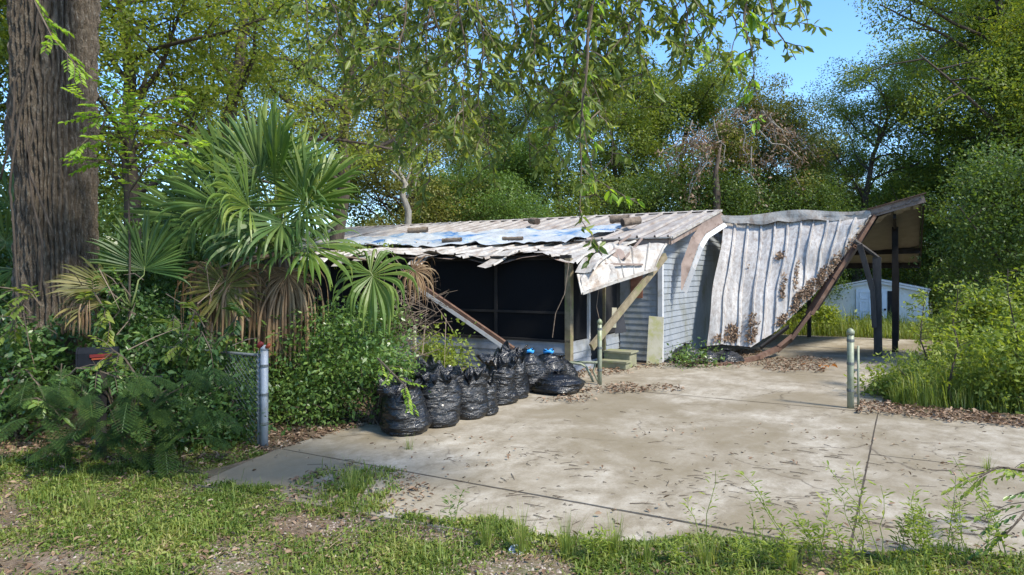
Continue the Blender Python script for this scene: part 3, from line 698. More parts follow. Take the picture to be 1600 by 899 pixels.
# bent white flashing at the gable
g = thing('bent_flashing', 'bent white metal flashing hanging from the gable between house and fallen roof', 'flashing', W(.6, 1.2, 0))
a = [at(1128, 344, 17.6), at(1116, 352, 17.4), at(1096, 372, 17.0), at(1088, 384, 16.9)]
m = MB()
def bf(a_, b_):
    P = [(1130, 348), (1102, 366), (1092, 382), (1080, 416), (1066, 454)]; Qd = [17.6, 17.2, 16.9, 16.7, 16.6]; wv = [(-6, -14), (-6, -17), (-13, -10), (-16, -3), (-3, -2)]
    f = a_ * 4; i = min(int(f), 3); f -= i
    p = at(*P[i], Qd[i]).lerp(at(*P[i + 1], Qd[i + 1]), f)
    w_ = (wv[i][0] + (wv[i + 1][0] - wv[i][0]) * f, wv[i][1] + (wv[i + 1][1] - wv[i][1]) * f)
    return p + Vector((w_[0] / F * 17, -.05 * b_, -w_[1] / F * 17)) * b_
m.grid(bf, 12, 3).build('inner_flange', M['fascia'], g)
def bf2(a_, b_):
    p = bf(a_, 0); return p + Vector((.06 * b_ + .02, -.08 * b_, -.10 * b_))
MB().grid(bf2, 12, 2).build('outer_flange', M['whitemetal'], g)

# ================================================================== SHED, FAR ROOF
sh = thing('garden_shed', 'small white garden shed with pale blue door behind the carport', 'shed', W(3.97, 13.7, 0))
SU, SV, SWd = 3.97, 13.7, 1.73
def shed():
    v = [W(SU - SWd, SV), W(SU + SWd, SV), W(SU + SWd, SV + 2.2), W(SU - SWd, SV + 2.2)]
    top = [p + Vector((0, 0, 1.52)) for p in v]
    v = v + top + [W(SU, SV, 1.9), W(SU, SV + 2.2, 1.9)]
    obj('wall', v, [(0, 1, 5, 8, 4), (1, 2, 6, 5), (2, 3, 7, 9, 6), (3, 0, 4, 7)], M['shed'], sh)
    for s in (-1, 1):
        a, b = W(SU, SV - .1, 1.93), W(SU + s * (SWd + .1), SV - .1, 1.53); c, d = W(SU + s * (SWd + .1), SV + 2.3, 1.53), W(SU, SV + 2.3, 1.93)
        MB().hexa([a, b, c, d] + [q + Vector((0, 0, .05)) for q in (a, b, c, d)]).build('roof', M['white_far'], sh)
    d = MB().boxuv(SU - .62, SU + .42, SV - .05, SV - .003, .05, 1.56).build('door', M['sheddoor'], sh)
    for (a, b) in ((-.5, -.14), (-.06, .3)):
        for (z0, z1) in ((.2, .62), (.72, 1.1), (1.18, 1.46)):
            m = MB()
            for q in ((a, b, z0, z0 + .03), (a, b, z1 - .03, z1), (a, a + .03, z0 + .03, z1 - .03), (b - .03, b, z0 + .03, z1 - .03)):
                m.boxuv(SU + q[0], SU + q[1], SV - .065, SV - .052, q[2], q[3])
            m.build('door_panel', M['sheddoor'], d)
    m = MB().tube([W(SU + .36, SV - .06, .8), W(SU + .36, SV - .12, .8)], [.035, .045], 8).build('knob', M['darkpost'], d)
    MB().boxuv(SU + .44, SU + .78, SV - .03, SV - .002, .1, 1.5).build('dark_gap_sheet', M['painted_dark'], sh)  # black sheet on the uncut wall, paints the shade of a gap
    for du in (-1.72, 1.72): MB().boxuv(SU + du - .04, SU + du + .04, SV - .03, SV + .04, 0, 1.5).build('corner_trim', M['white_far'], sh)
    for s in (-1, 1):
        MB().beam(W(SU, SV - .06, 1.86), W(SU + s * (SWd + .05), SV - .06, 1.48), .02, .09).build('rake_trim', M['white_far'], sh)
shed()
fh = thing('white_outbuilding', 'white metal roofed outbuilding barely seen through the trees on the right', 'building', gnd(1490, 492))
p = at(1480, 395, 36)
def far_house():
    x0, x1, y0, y1 = p.x - 2.2, p.x + 5.5, 36, 41
    MB().hexa([Vector((a, b, 0)) for a, b in ((x0, y0), (x1, y0), (x1, y1), (x0, y1))] + [Vector((a, b, 3.1)) for a, b in ((x0, y0), (x1, y0), (x1, y1), (x0, y1))]).build('wall', M['trim'], fh)
    MB().hexa([Vector((x0 - .3, y0 - .4, 3.12)), Vector((x1 + .3, y0 - .4, 3.12)), Vector((x1 + .3, y1, 4.1)), Vector((x0 - .3, y1, 4.1)), Vector((x0 - .3, y0 - .4, 3.22)), Vector((x1 + .3, y0 - .4, 3.22)), Vector((x1 + .3, y1, 4.2)), Vector((x0 - .3, y1, 4.2))]).build('roof', M['white_far'], fh)
far_house()

# ================================================================== FENCES, MAILBOX
def pipe_post(name, base, h, r, mat, label, lean=(0, 0)):
    t = thing(name, label, 'post', base)
    b = Vector(base); tp = b + Vector((lean[0], lean[1], h))
    MB().tube([b - Vector((0, 0, .1)), b.lerp(tp, .5), tp], r, 12).build('pipe', mat, t, True)
    MB().tube([tp - Vector((0, 0, .03)), tp + Vector((0, 0, .02)), tp + Vector((0, 0, .05)), tp + Vector((0, 0, .07))], [r * 1.18, r * 1.18, r * .8, r * .2], 12).build('cap', mat, t, True)
    for zz in (.25, .6, .9):
        q = b.lerp(tp, zz); MB().tube([q - Vector((0, 0, .02)), q + Vector((0, 0, .02))], r * 1.15, 10).build('band', M['chain'], t)
    return t
pm = pipe_post('gate_post', gnd(937, 603), 1.2, .043, M['galvgreen'], 'greenish metal gate post standing beside the trash bags in front of the porch')
pr_ = pipe_post('gate_post', gnd(1329, 640), 1.2, .05, M['galvgreen'], 'capped metal gate post standing at the leaf covered right driveway edge')
b = gnd(1341, 641); MB().tube([b, b + Vector((0, 0, 1.0))], .018, 8).build('gate_stile', M['galvgreen'], pr_, True)
for zz in (.22, .62): MB().beam(gnd(1329, 640) + Vector((0, -.01, zz)), b + Vector((0, 0, zz)), .03, .03).build('hinge', M['chain'], pr_)
pl = thing('fence_post', 'grey steel fence post with red latch at the left end of the driveway', 'post', gnd(413, 700))
b = gnd(413, 700); MB().tube([b - Vector((0, 0, .1)), b + Vector((0, 0, 1.2))], .046, 14).build('pipe', M['galv'], pl, True)
b2 = b + Vector((-.085, .05, 0)); MB().tube([b2, b2 + Vector((0, 0, 1.12))], .022, 8).build('thin_pipe', M['galv'], pl, True)
MB().tube([b + Vector((0, 0, 1.19)), b + Vector((0, 0, 1.22)), b + Vector((0, 0, 1.25))], [.052, .047, .02], 12).build('cap', M['galv'], pl, True)
m = MB(); c = b + Vector((-.03, -.03, 1.25)); m.tube([c + Vector((-.03, 0, -.03)), c + Vector((-.02, 0, 0)), c + Vector((0, 0, .02)), c + Vector((.03, 0, .01))], [.025, .035, .035, .02], 8).build('latch', M['red'], pl, True)
c += Vector((.09, 0, -.01)); MB().tube([c + Vector((-.03, 0, -.02)), c, c + Vector((.02, 0, .03))], [.018, .026, .016], 8).build('latch_tag', M['orange'], pl, True)
for zz in (.3, .65, 1.0): MB().tube([b + Vector((0, 0, zz - .015)), b + Vector((0, 0, zz + .015))], .053, 12).build('band', M['chain'], pl)
m = MB()                                                            # twisted chain along the post
for i in range(26):
    q = b + Vector((-.06, -.05, .35 + i * .032)); m.tube([q, q + Vector((.012 if i % 2 else -.012, -.01, .036))], .009, 4)
m.build('chain', M['chain'], pl)
cf = thing('chain_link_fence', 'chain link fence overgrown by shrubs running left from the steel post', 'fence', b + Vector((-1.5, 1, 0)))
A = b + Vector((-.06, .03, 0)); dirn = -UV_u; Lf = 3.4; hgt = 1.12
m = MB()
step = .075; n_ = int(Lf / step)
for s in (-1, 1):
    for i in range(-int(hgt / step), n_ + 1):
        x0 = i * step; pts = []
        # zigzag clipped to the fence rectangle
        za, zb = 0.02, hgt
        xa, xb = (x0, x0 + hgt) if s > 0 else (x0 + hgt, x0)
        def clip(xa, za, xb, zb):
            t0, t1 = 0., 1.
            for lim, sign in ((0, 1), (Lf, -1)):
                fa, fb = sign * (xa - lim), sign * (xb - lim)
                if fa < 0 and fb < 0: return None
                if fa < 0: t0 = max(t0, fa / (fa - fb))
                elif fb < 0: t1 = min(t1, fa / (fa - fb))
            if t1 - t0 < .02: return None
            return xa + (xb - xa) * t0, za + (zb - za) * t0, xa + (xb - xa) * t1, za + (zb - za) * t1
        c = clip(xa, za, xb, zb)
        if c: m.tube([A + dirn * c[0] + Vector((0, s * .003, c[1])), A + dirn * c[2] + Vector((0, s * .003, c[3]))], .0035, 3, False)
w = m.build('wire_mesh', M['chain'], cf); tag(w, kind='stuff')
MB().tube([A + Vector((0, 0, hgt)), A + dirn * Lf + Vector((0, 0, hgt))], .018, 8).build('top_rail', M['chain'], cf, True)
q = A + dirn * Lf; MB().tube([q, q + Vector((0, 0, hgt))], .03, 8).build('line_post', M['galv'], cf, True)
# second fence stub by the porch
b = at(648, 585, 13.4); b.z = 0
pf = pipe_post('fence_post', b, 1.05, .035, M['galvgreen'], 'thin fence post among bushes behind the first trash bags')
# bent gate
bg = thing('bent_gate', 'bent greenish gate frame lying between the trash bags and gate post', 'gate', gnd(900, 600))
MB().tube([at(826, 560, 13.9), at(870, 565, 13.6), at(908, 569, 13.4), at(916, 574, 13.38), at(921, 583, 13.35), at(927, 597, 13.3)], .024, 8).build('rail', M['galvgreen'], bg, True)
MB().tube([at(862, 568, 13.9), at(900, 566, 13.6), at(936, 567, 13.15)], .024, 8).build('rail', M['galvgreen'], bg, True)
MB().tube([at(931, 566, 13.2), at(927, 580, 13.3), at(934, 596, 13.2)], .018, 8).build('stile', M['galvgreen'], bg, True)
# mailbox
mbx = thing('mailbox', 'dark mailbox with red flag half hidden in the left shrubs', 'mailbox', gnd(152, 700))
c = at(124, 559, 7.9)
def mailbox():
    ax = Vector((.93, .36, 0)); sd_ = Vector((-.36, .93, 0)); up = Vector((0, 0, 1))
    prof = [(-.085, -.1), (.085, -.1), (.085, .05), (.06, .1), (0, .115), (-.06, .1), (-.085, .05)]
    L = .4; n = len(prof)
    pts = [c + sd_ * a + up * z_ for a, z_ in prof] + [c + ax * L + sd_ * a + up * z_ for a, z_ in prof]
    obj('box', pts, [tuple(range(n)), tuple(reversed(range(n, 2 * n)))] + [((i + 1) % n, i, n + i, n + (i + 1) % n) for i in range(n)], M['mailbox'], mbx)
    pts = [c - ax * .02 + (sd_ * a + up * z_) * 1.05 for a, z_ in prof] + [c + ax * .0 - ax * .002 + (sd_ * a + up * z_) * 1.05 for a, z_ in prof]
    obj('door', pts, [tuple(range(n)), tuple(reversed(range(n, 2 * n)))] + [((i + 1) % n, i, n + i, n + (i + 1) % n) for i in range(n)], M['mailbox'], mbx)
    q = c - sd_ * .093
    MB().beam(q + ax * .12 + up * .02, q + ax * .34 + up * .03, .012, .035).build('flag', M['red'], mbx)
    MB().beam(q + ax * .14 - up * .015, q + ax * .3 - up * .008, .010, .018).build('flag_arm', M['orange'], mbx)
    MB().beam(c + ax * .22 - up * .1, Vector(((c + ax * .22).x, (c + ax * .22).y, 0)), .08, .08).build('post', M['darkpost'], mbx)
mailbox()

# ================================================================== TRASH BAGS
def bag(px, py, h, r, seed, label, open_top=True, tie=False, sx=1.0, d=None, z0=ZS, slump=0.0):
    base = gnd(px, py, z0) if d is None else Vector(((px - 800) / F * d, d, z0))
    base = base + Vector((0, r * .75, 0)); vr = random.Random(seed * 31); sx *= vr.uniform(.88, 1.15); slump += vr.uniform(-.09, .09) * (1 if open_top else .4); h *= vr.uniform(.9, 1.1)
    t = thing('trash_bag', label, 'trash bag', base)
    nt_, nz = 96, 48; rn = random.Random(seed); ph = rn.random() * 9
    prof = [(0, .86), (.04, .98), (.15, 1.06), (.35, 1.0), (.6, .95), (.75, .9), (.88, .84), (1.0, .96)] if open_top else [(0, .85), (.05, 1.0), (.2, 1.12), (.45, 1.08), (.65, .85), (.8, .52), (.88, .25), (.92, .17), (1.0, .3)]
    def pr_f(q):
        for i in range(len(prof) - 1):
            if q <= prof[i + 1][0]:
                a, b = prof[i], prof[i + 1]; f = (q - a[0]) / (b[0] - a[0]); f = f * f * (3 - 2 * f); return a[1] + (b[1] - a[1]) * f
        return prof[-1][1]
    def fn(a, b):
        th = a * 2 * math.pi; cx, cy = math.cos(th), math.sin(th)
        rr = r * pr_f(b)
        w_ = mn.noise(Vector((cx * 1.2 + seed, cy * 1.2, b * 8 + ph))) * .07 + (abs(mn.noise(Vector((cx * 1.8 + seed, cy * 1.8, b * 15)))) - .2) * .09 + abs(mn.noise(Vector((cx * 3, cy * 3 + seed, b * 22)))) * .012
        lump = mn.noise(Vector((cx * .9, cy * .9 + seed * 3.3, b * 1.8))) * .24
        pl_ = 0
        if b > .78: pl_ = math.sin(th * 9 + ph + 2 * mn.noise(Vector((cx * 2, cy * 2, seed)))) * (.16 if open_top else .1) * ((b - .78) / .22) ** 1.3
        rr *= 1 + w_ + lump + pl_
        z = h * b
        if open_top: z += h * b ** 3 * (.2 * mn.noise(Vector((cx * 1.1, cy * 1.1, seed * 2 + 5.5))) + (.22 * mn.noise(Vector((cx * 3.5, cy * 3.5, seed + 2.5))) if b > .85 else 0) + .12 * cy)
        sl = slump * b * b
        return base + Vector((cx * rr * sx + sl, cy * rr, max(.004, z)))
    m = MB().grid(fn, nt_, nz)
    body = m.build('body', M['bag'], t, True)
    if open_top:                                              # crumpled mouth folded inwards
        def inn(a, b):
            th = a * 2 * math.pi; cx, cy = math.cos(th), math.sin(th); p = fn(a, 1.0); c = base + Vector((.05 * r, .1 * r, h * 1.0))
            f = b * .97; q = p.lerp(c, f); pl2 = math.sin(th * 8 + ph + 3 * mn.noise(Vector((cx * 1.5, cy * 1.5, seed)))) + .6 * math.sin(th * 17 + ph * 2)
            q.z += -.10 * math.sin(math.pi * b) + .055 * pl2 * math.sin(math.pi * min(1, b * 1.1)) + .10 * mn.noise(Vector((cx * 2.2 * (1 - b) + seed, cy * 2.2 * (1 - b), b * 3))) * b + .05 * b ** 3
            return q
        MB().grid(inn, nt_, 14).build('gathered_mouth', M['bag'], t, True)
    if tie:
        c = base + Vector((slump * .85, 0, h * (.93 if not open_top else 1.0)))
        m = MB(); pts = [c + Vector((math.cos(k) * r * .26, math.sin(k) * r * .26, .02 * math.sin(3 * k))) for k in [i * .7 for i in range(10)]]
        m.tube(pts, [.03, .04, .03, .045, .03, .04, .03, .04, .03, .02], 6)
        m.build('blue_tie', M['bluetie'], t, True)
    return t
bag(628, 681, .68, .335, 1, 'foremost black trash bag at the driveway edge, under a leafy twig')
bag(683, 668, .70, .285, 2, 'tall black trash bag second from the front of the row')
bag(730, 656, .66, .25, 3, 'black trash bag third in the row with shiny crumpled mouth')
bag(752, 650, .6, .2, 4, 'slim black trash bag squeezed behind the third one of the row')
bag(776, 633, .68, .30, 5, 'wide open black trash bag in the middle of the row')
bag(803, 624, .76, .25, 6, 'crumpled dark trash bag leaning behind the middle of the row')
bag(829, 613, .8, .25, 7, 'tall tied black trash bag with light blue tie', False, True)
bag(857, 602, .62, .3, 8, 'low black trash bag with bright blue tie behind the lying bag', False, True)
bag(878, 598, .5, .3, 28, 'black trash bag furthest back in the row, beside the bent gate', False)
bag(874, 617, .42, .42, 9, 'bulging black trash bag lying at the far end of the row', False, False, 1.0, slump=-.02)
bag(1078, 558, .48, .34, 10, 'black trash bag by the grey house wall', False, d=16.0)
bag(1108, 560, .36, .26, 11, 'small blue black trash bag left of the fallen roof', False, d=15.9)
bag(1140, 566, .3, .36, 12, 'flat dark trash bag under the foot of the fallen roof', False, d=16.0)

# ================================================================== PALMS
def fan(hub, axis, nrm, L, droop, span=300, nseg=38, seed=0, stiff=.5, dead=False):
    """one costapalmate blade: folded segments joined near the hub, tips hanging"""
    rn = random.Random(seed); mb = MB(); axis = Vector(axis).normalized(); nrm = Vector(nrm); nrm = (nrm - axis * nrm.dot(axis)).normalized(); side = axis.cross(nrm)
    dn = Vector((0, 0, -1)); steps = 9
    for k in range(nseg):
        th = R(-span / 2 + span * (k + .5) / nseg) ; da = R(span / nseg)
        d = axis * math.cos(th) + side * math.sin(th)
        s_ = nrm.cross(d).normalized()
        ln = L * (1 - .32 * (abs(th) / R(150)) ** 2) * rn.uniform(.78, 1.1)
        dr = droop * rn.uniform(.6, 1.5)
        if rn.random() < .15: dr *= 2.6
        p = Vector(hub) + axis * .10 * math.cos(th / 2); ds = ln / steps; d0 = d.copy() + nrm * (rn.uniform(-.2, .2) + .25 * abs(math.sin(th / 2)))
        rows = []
        for j in range(steps + 1):
            t = j / steps; r = t * ln
            wm = ln * .040; wid = min(r * math.tan(da / 2) * 1.03, wm) if t < .6 else wm * (1 - ((t - .6) / .4) ** 1.2)
            wid = max(wid, .0012)
            if dead and t > .4: wid *= .7
            f = wid * (.55 if t < .55 else .8)
            rows.append((p + s_ * wid - nrm * f * .5, p + nrm * f * .5, p - s_ * wid - nrm * f * .5))
            kk = dr * max(0, t - stiff * .6) ** 1.1 * .55
            d0 = (d0 * (1 - min(.9, kk)) + dn * min(.9, kk)).normalized()
            p = p + d0 * ds
        b = len(mb.v)
        for q in rows: mb.v += list(q)
        for j in range(steps):
            a = b + 3 * j; mb.f += [(a, a + 1, a + 4, a + 3), (a + 1, a + 2, a + 5, a + 4)]
    return mb
def palm(name, label, base, crown, fronds, trunk_r=.16, trunk=True):
    t = thing(name, label, 'palm', base)
    base = Vector(base); crown = Vector(crown)
    if trunk:
        m = MB(); n = 14; pts = [base.lerp(crown, i / (n - 1)) for i in range(n)]
        m.tube(pts, [trunk_r * (1.1 + .12 * (i % 2)) for i in range(n)], 12).build('trunk', M['bark2'], t, True)
        rn = random.Random(3)
        for i in range(26):
            q = base.lerp(crown, rn.uniform(.25, 1)); az = rn.random() * 6.28; o = Vector((math.cos(az), math.sin(az), 0))
            MB().tube([q + o * trunk_r * .9, q + o * (trunk_r + .1) + Vector((0, 0, .22))], [.05, .02], 5).build('leaf_base', M['deadtwig'], t)
    for i, (hx, hy, hd, ax, nr, L, dr, mt, sp, stiff) in enumerate(fronds):
        hub = at(hx, hy, hd); pm_ = M['petiole'] if mt not in ('palm_dead',) else M['deadtwig']
        fr = fan(hub, ax, nr, L, dr, sp, 36, i * 7 + 1, stiff, mt == 'palm_dead').build('frond', M[mt], t)
        mid = crown.lerp(hub, .55) + Vector((0, 0, .12 if mt != 'palm_dead' else .05))
        MB().tube([crown, crown.lerp(hub, .25).lerp(mid, .4), mid, hub, hub + Vector(ax).normalized() * .12], [q * (1 if trunk else .55) for q in (.03, .024, .02, .014, .006)], 6).build('stalk', pm_, fr, True)
    return t
pb = at(440, 640, 10.4); pb.z = 0
# hub px,py,depth, axis, normal, length, droop, material, span, stiffness
palm('cabbage_palm', 'large cabbage palm with green fan leaves and brown dead skirt left of the porch', pb, at(438, 395, 10.4), [
    (477, 322, 10.0, (.55, -.1, .8), (-.15, -1, .25), .98, .5, 'palm', 320, .9),
    (408, 282, 10.3, (-.1, .05, 1), (.35, -1, .1), 1.1, .5, 'palm_dark', 250, .9),
    (400, 262, 10.5, (.15, .1, 1), (-.3, -1, .1), 1.05, .35, 'palm', 200, 1.0),
    (308, 345, 10.1, (-.75, -.05, .6), (.35, -.95, .5), .98, .6, 'palm_dark', 270, .8),
    (335, 300, 10.6, (-.5, .1, .85), (.5, -.8, .2), 1.0, .45, 'palm', 220, .9),
    (352, 330, 9.9, (-.45, -.3, .6), (.5, -.8, .5), 1.0, 1.0, 'palm_dark', 270, .7),
    (443, 345, 9.7, (.05, -.6, -.35), (0, -.7, .8), 1.0, 1.1, 'palm_dark', 280, .6),
    (478, 378, 9.8, (.5, -.5, -.55), (.3, -.6, .7), .95, 1.0, 'palm', 270, .6),
    (415, 365, 9.8, (-.35, -.6, -.3), (-.1, -.7, .8), .95, 1.2, 'palm_dark', 280, .6),
    (492, 300, 10.6, (.6, .2, .75), (-.2, -.9, .5), .92, .8, 'palm', 250, .7),
    (455, 280, 10.9, (.3, .3, .9), (.1, -1, .3), 1.0, .4, 'palm', 240, .9),
    (352, 440, 9.6, (.05, -.3, -1), (.1, -.95, .35), .62, .4, 'palm_olive', 330, .9),
    (338, 420, 9.75, (-.35, -.2, -.7), (.1, -.95, .35), 1.1, 3.2, 'palm_dead', 260, .1),
    (368, 422, 9.7, (.2, -.3, -.9), (.1, -.9, .4), 1.0, 3.2, 'palm_dead', 240, .1),
    (428, 410, 9.9, (-.15, -.35, -1), (.1, -.9, .35), 1.3, 3.4, 'palm_dead', 190, .08),
    (448, 418, 9.8, (.25, -.35, -1), (-.1, -.9, .35), 1.35, 3.4, 'palm_dead', 190, .08),
    (436, 440, 9.9, (0, -.3, -1), (.1, -.9, .35), 1.25, 3.4, 'palm_dead', 180, .08),
    (578, 425, 10.0, (.35, -.35, -.4), (-.1, -.8, .6), .95, 2.4, 'palm', 330, .45),
    (640, 418, 10.6, (.7, -.1, -.4), (.1, -.8, .6), .6, 2.4, 'palm_dead', 260, .2),
    (370, 300, 10.2, (-.3, -.1, .9), (.9, -.5, .2), 1.1, .6, 'palm', 120, .8),
    (430, 300, 10.1, (.1, -.2, 1), (-.9, -.5, .1), 1.15, .6, 'palm_dark', 110, .8),
    (465, 345, 9.8, (.35, -.4, .5), (-.8, -.6, .4), 1.05, 1.3, 'palm_dark', 140, .6),
    (395, 330, 9.7, (-.2, -.6, .4), (.7, -.6, .6), 1.0, 1.5, 'palm', 160, .5),
    (378, 372, 10.7, (-.6, .4, -.2), (0, -.6, .8), .95, 1.5, 'palm_dark', 260, .4),
])
pb2 = at(205, 640, 9.2); pb2.z = 0
palm('palmetto', 'low palmetto with yellowing blades and one folded brown leaf beside the big trunk', pb2, at(205, 480, 9.2), [
    (185, 455, 9.0, (-.9, -.3, .3), (.5, -.35, .8), .7, .7, 'palm_olive', 120, .8),
    (175, 475, 8.9, (-.9, -.3, 0), (.1, -.7, .7), .6, 1.4, 'palm_olive', 90, .6),
    (148, 450, 8.8, (-.35, -.3, -.4), (.2, -.8, .5), .55, 3.0, 'palm_dead', 110, .2),
    (225, 430, 9.4, (.1, 0, 1), (.2, -1, .2), .8, .5, 'palm_dark', 200, .8)], trunk=False)
pb3 = at(0, 640, 11.5); pb3.z = 0
palm('palmetto', 'dark green palmetto at the left picture edge behind the big trunk', pb3, at(-25, 440, 11.5), [
    (8, 385, 11.3, (.3, -.3, .8), (0, -1, .3), .85, .6, 'palm_dark', 280, .8),
    (15, 330, 11.6, (.2, .1, 1), (.1, -1, .2), .9, .5, 'palm_dark', 240, .8),
    (20, 420, 11.2, (.6, -.4, -.2), (0, -.8, .5), .8, 1.1, 'palm', 280, .6),
    (-40, 370, 11.4, (-.5, -.3, .6), (0, -.9, .4), .9, .8, 'palm_dark', 270, .7)], trunk=False)

# ================================================================== BIG OAK
oak_b = at(92, 640, 10.0); oak_b.z = 0
oak = thing('big_oak', 'huge dark furrowed oak trunk at the left with leafy branches hanging across the top', 'tree', oak_b)
def trunk():
    prof = [(0, 105), (.3, 84), (.8, 70), (1.6, 62), (2.6, 60), (3.6, 59), (4.6, 61), (5.4, 62), (6.2, 66), (7.0, 70), (8.2, 55), (9.5, 45)]
    cx = [(0, 96), (1.5, 92), (3.0, 88), (4.5, 86), (6.2, 86), (9.5, 92)]
    def itp(T, z):
        for i in range(len(T) - 1):
            if z <= T[i + 1][0]: return T[i][1] + (T[i + 1][1] - T[i][1]) * (z - T[i][0]) / (T[i + 1][0] - T[i][0])
        return T[-1][1]
    def fn(a, b):
        th = -a * 2 * math.pi; z = b * 9.5; r = itp(prof, z) * 8.7 / F; c = at(itp(cx, z), 0, 10)
        cs, sn = math.cos(th), math.sin(th)
        warp = .5 * mn.noise(Vector((cs * 2, sn * 2, z * 1.1)))
        fur = abs(math.sin(th * 24 + warp * 4.5 + 1.6 * mn.noise(Vector((cs * 5, sn * 5, z * 2.3)))))
        rr = r * (1 + .07 * mn.noise(Vector((cs * 1.4, sn * 1.4, z * .5)))) + .075 * (fur - .6) + .04 * mn.noise(Vector((cs * 9, sn * 9, z * 5))) + .02 * mn.noise(Vector((cs * 25, sn * 25, z * 14)))
        if sn < .2 and z < 1.2: rr += .1 * (1.2 - z) * max(0, math.sin(th * 5))
        # burl on the left side
        bz = math.exp(-((z - 4.15) / .42) ** 2) * max(0, -cs) ** 3 * .16
        return Vector((c.x + cs * (rr + bz), 10 + sn * rr, z))
    MB().grid(fn, 220, 300).build('trunk', M['bark'], oak, False)
trunk()
# vines climbing the trunk
for pts in ([(35, 600, 9.3), (20, 330, 9.35), (14, 300, 9.35), (30, 190, 9.4), (45, 120, 9.35), (60, 30, 9.35), (66, -60, 9.35)], [(84, 370, 9.33), (48, 270, 9.33), (46, 230, 9.33), (56, 190, 9.33)], [(2, 280, 9.5), (18, 215, 9.4), (24, 130, 9.4), (30, 115, 9.4)],
            [(62, 470, 9.33), (66, 380, 9.33), (50, 300, 9.33), (40, 200, 9.33)]):
    P = [at(*p) for p in pts]; sm = []
    for i in range(len(P) - 1):
        for k in range(4): sm.append(P[i].lerp(P[i + 1], k / 4) + Vector((mn.noise(P[i] * 3 + Vector((k, 0, 0))) * .03, 0, 0)))
    sm.append(P[-1]); MB().tube(sm, .016, 6).build('vine', M['bark2'], oak, True)
# limbs out of the frame that carry the hanging twigs
limb = [Vector((-6.4, 9.6, 6.9)), Vector((-4.6, 8.2, 7.6)), Vector((-2.2, 6.6, 7.0)), Vector((.2, 5.6, 6.0)), Vector((2.4, 5.2, 5.4))]
limb2 = [Vector((-4.6, 8.2, 7.6)), Vector((-2.4, 8.3, 7.4)), Vector((0.3, 7.6, 6.9)), Vector((2.2, 6.8, 6.3))]
MB().tube(limb, [.22, .17, .12, .07, .03], 8).build('limb', M['bark2'], oak, True)
MB().tube(limb2, [.14, .11, .07, .03], 8).build('limb', M['bark2'], oak, True)
def nearest_on(limbs, p):
    best = None
    for L in limbs:
        for i in range(len(L) - 1):
            for k in range(6):
                q = L[i].lerp(L[i + 1], k / 6)
                dd = (q - p).length + 2.0 * max(0, p.z - q.z + .2)
                if best is None or dd < best[0]: best = (dd, q)
    return best[1]
def hanging(px, d, ex, ey, seed, dens=1.0, leaf=.082, bright=False, spread=.46, extra=None):
    """a twig coming down from the limb, with side twigs and oak leaves"""
    rn = random.Random(seed); st_ = at(px, -70, d); en = at(ex, ey, d - .15)
    root_ = nearest_on([limb, limb2], st_); mb = MB()
    path = [root_, root_.lerp(st_, .6) + Vector((0, 0, .25)), st_]; n = 9
    for i in range(1, n + 1):
        t = i / n; path.append(st_.lerp(en, t) + Vector((mn.noise(Vector((seed, t * 2.5, 0))), mn.noise(Vector((seed, t * 2.5, 5))), 0)) * .16)
    if extra: path += [at(*e) for e in extra]
    mb.tube(path, [max(.003, .014 * (1 - i / len(path))) for i in range(len(path))], 5, False)
    C, D, N = [], [], []
    main = path[2:]
    tot = sum((main[i + 1] - main[i]).length for i in range(len(main) - 1))
    ntw = int(tot * 15 * dens)
    for k in range(ntw):
        f = (k + rn.random()) / ntw * (len(main) - 1); i = min(int(f), len(main) - 2); p = main[i].lerp(main[i + 1], f - i)
        az = rn.random() * 6.283; L = spread * rn.uniform(.35, 1.25) * (1.15 - .5 * f / len(main))
        d_ = Vector((math.cos(az), math.sin(az) * .9, rn.uniform(-.8, .25))).normalized(); tw = [p]
        for j in range(4):
            d_ = (d_ + Vector((rn.gauss(0, .2), rn.gauss(0, .2), rn.gauss(-.18, .16)))).normalized(); tw.append(tw[-1] + d_ * L / 4)
        mb.tube(tw, [.006, .005, .004, .003, .002], 3, False)
        nl = max(5, int(L * 52))
        for q in range(nl):
            s = .2 + .8 * (q + rn.random()) / nl; g_ = s * 4; ii = min(int(g_), 3); c = tw[ii].lerp(tw[ii + 1], g_ - ii)
            dl = (d_ * .6 + Vector((rn.gauss(0, .7), rn.gauss(0, .7), rn.gauss(-.35, .5)))).normalized()
            C.append(c); D.append(dl); N.append((rn.gauss(0, .6), rn.gauss(0, .6), rn.gauss(.7, .4)))
    C = np.array([tuple(c) for c in C]); D = np.array([tuple(c) for c in D]); N = unit(np.array(N)); n_ = len(C)
    rg = np.random.default_rng(seed); ln = leaf * rg.uniform(.55, 1.25, n_)
    V, Q = leaf_quads(C, D, N, ln, ln * rg.uniform(.28, .42, n_), True)
    br = mb.build('hanging_branch', M['twig'], oak)
    npobj('leaves', V, Q, M['leaf_bright' if bright else 'leaf_near'], br)
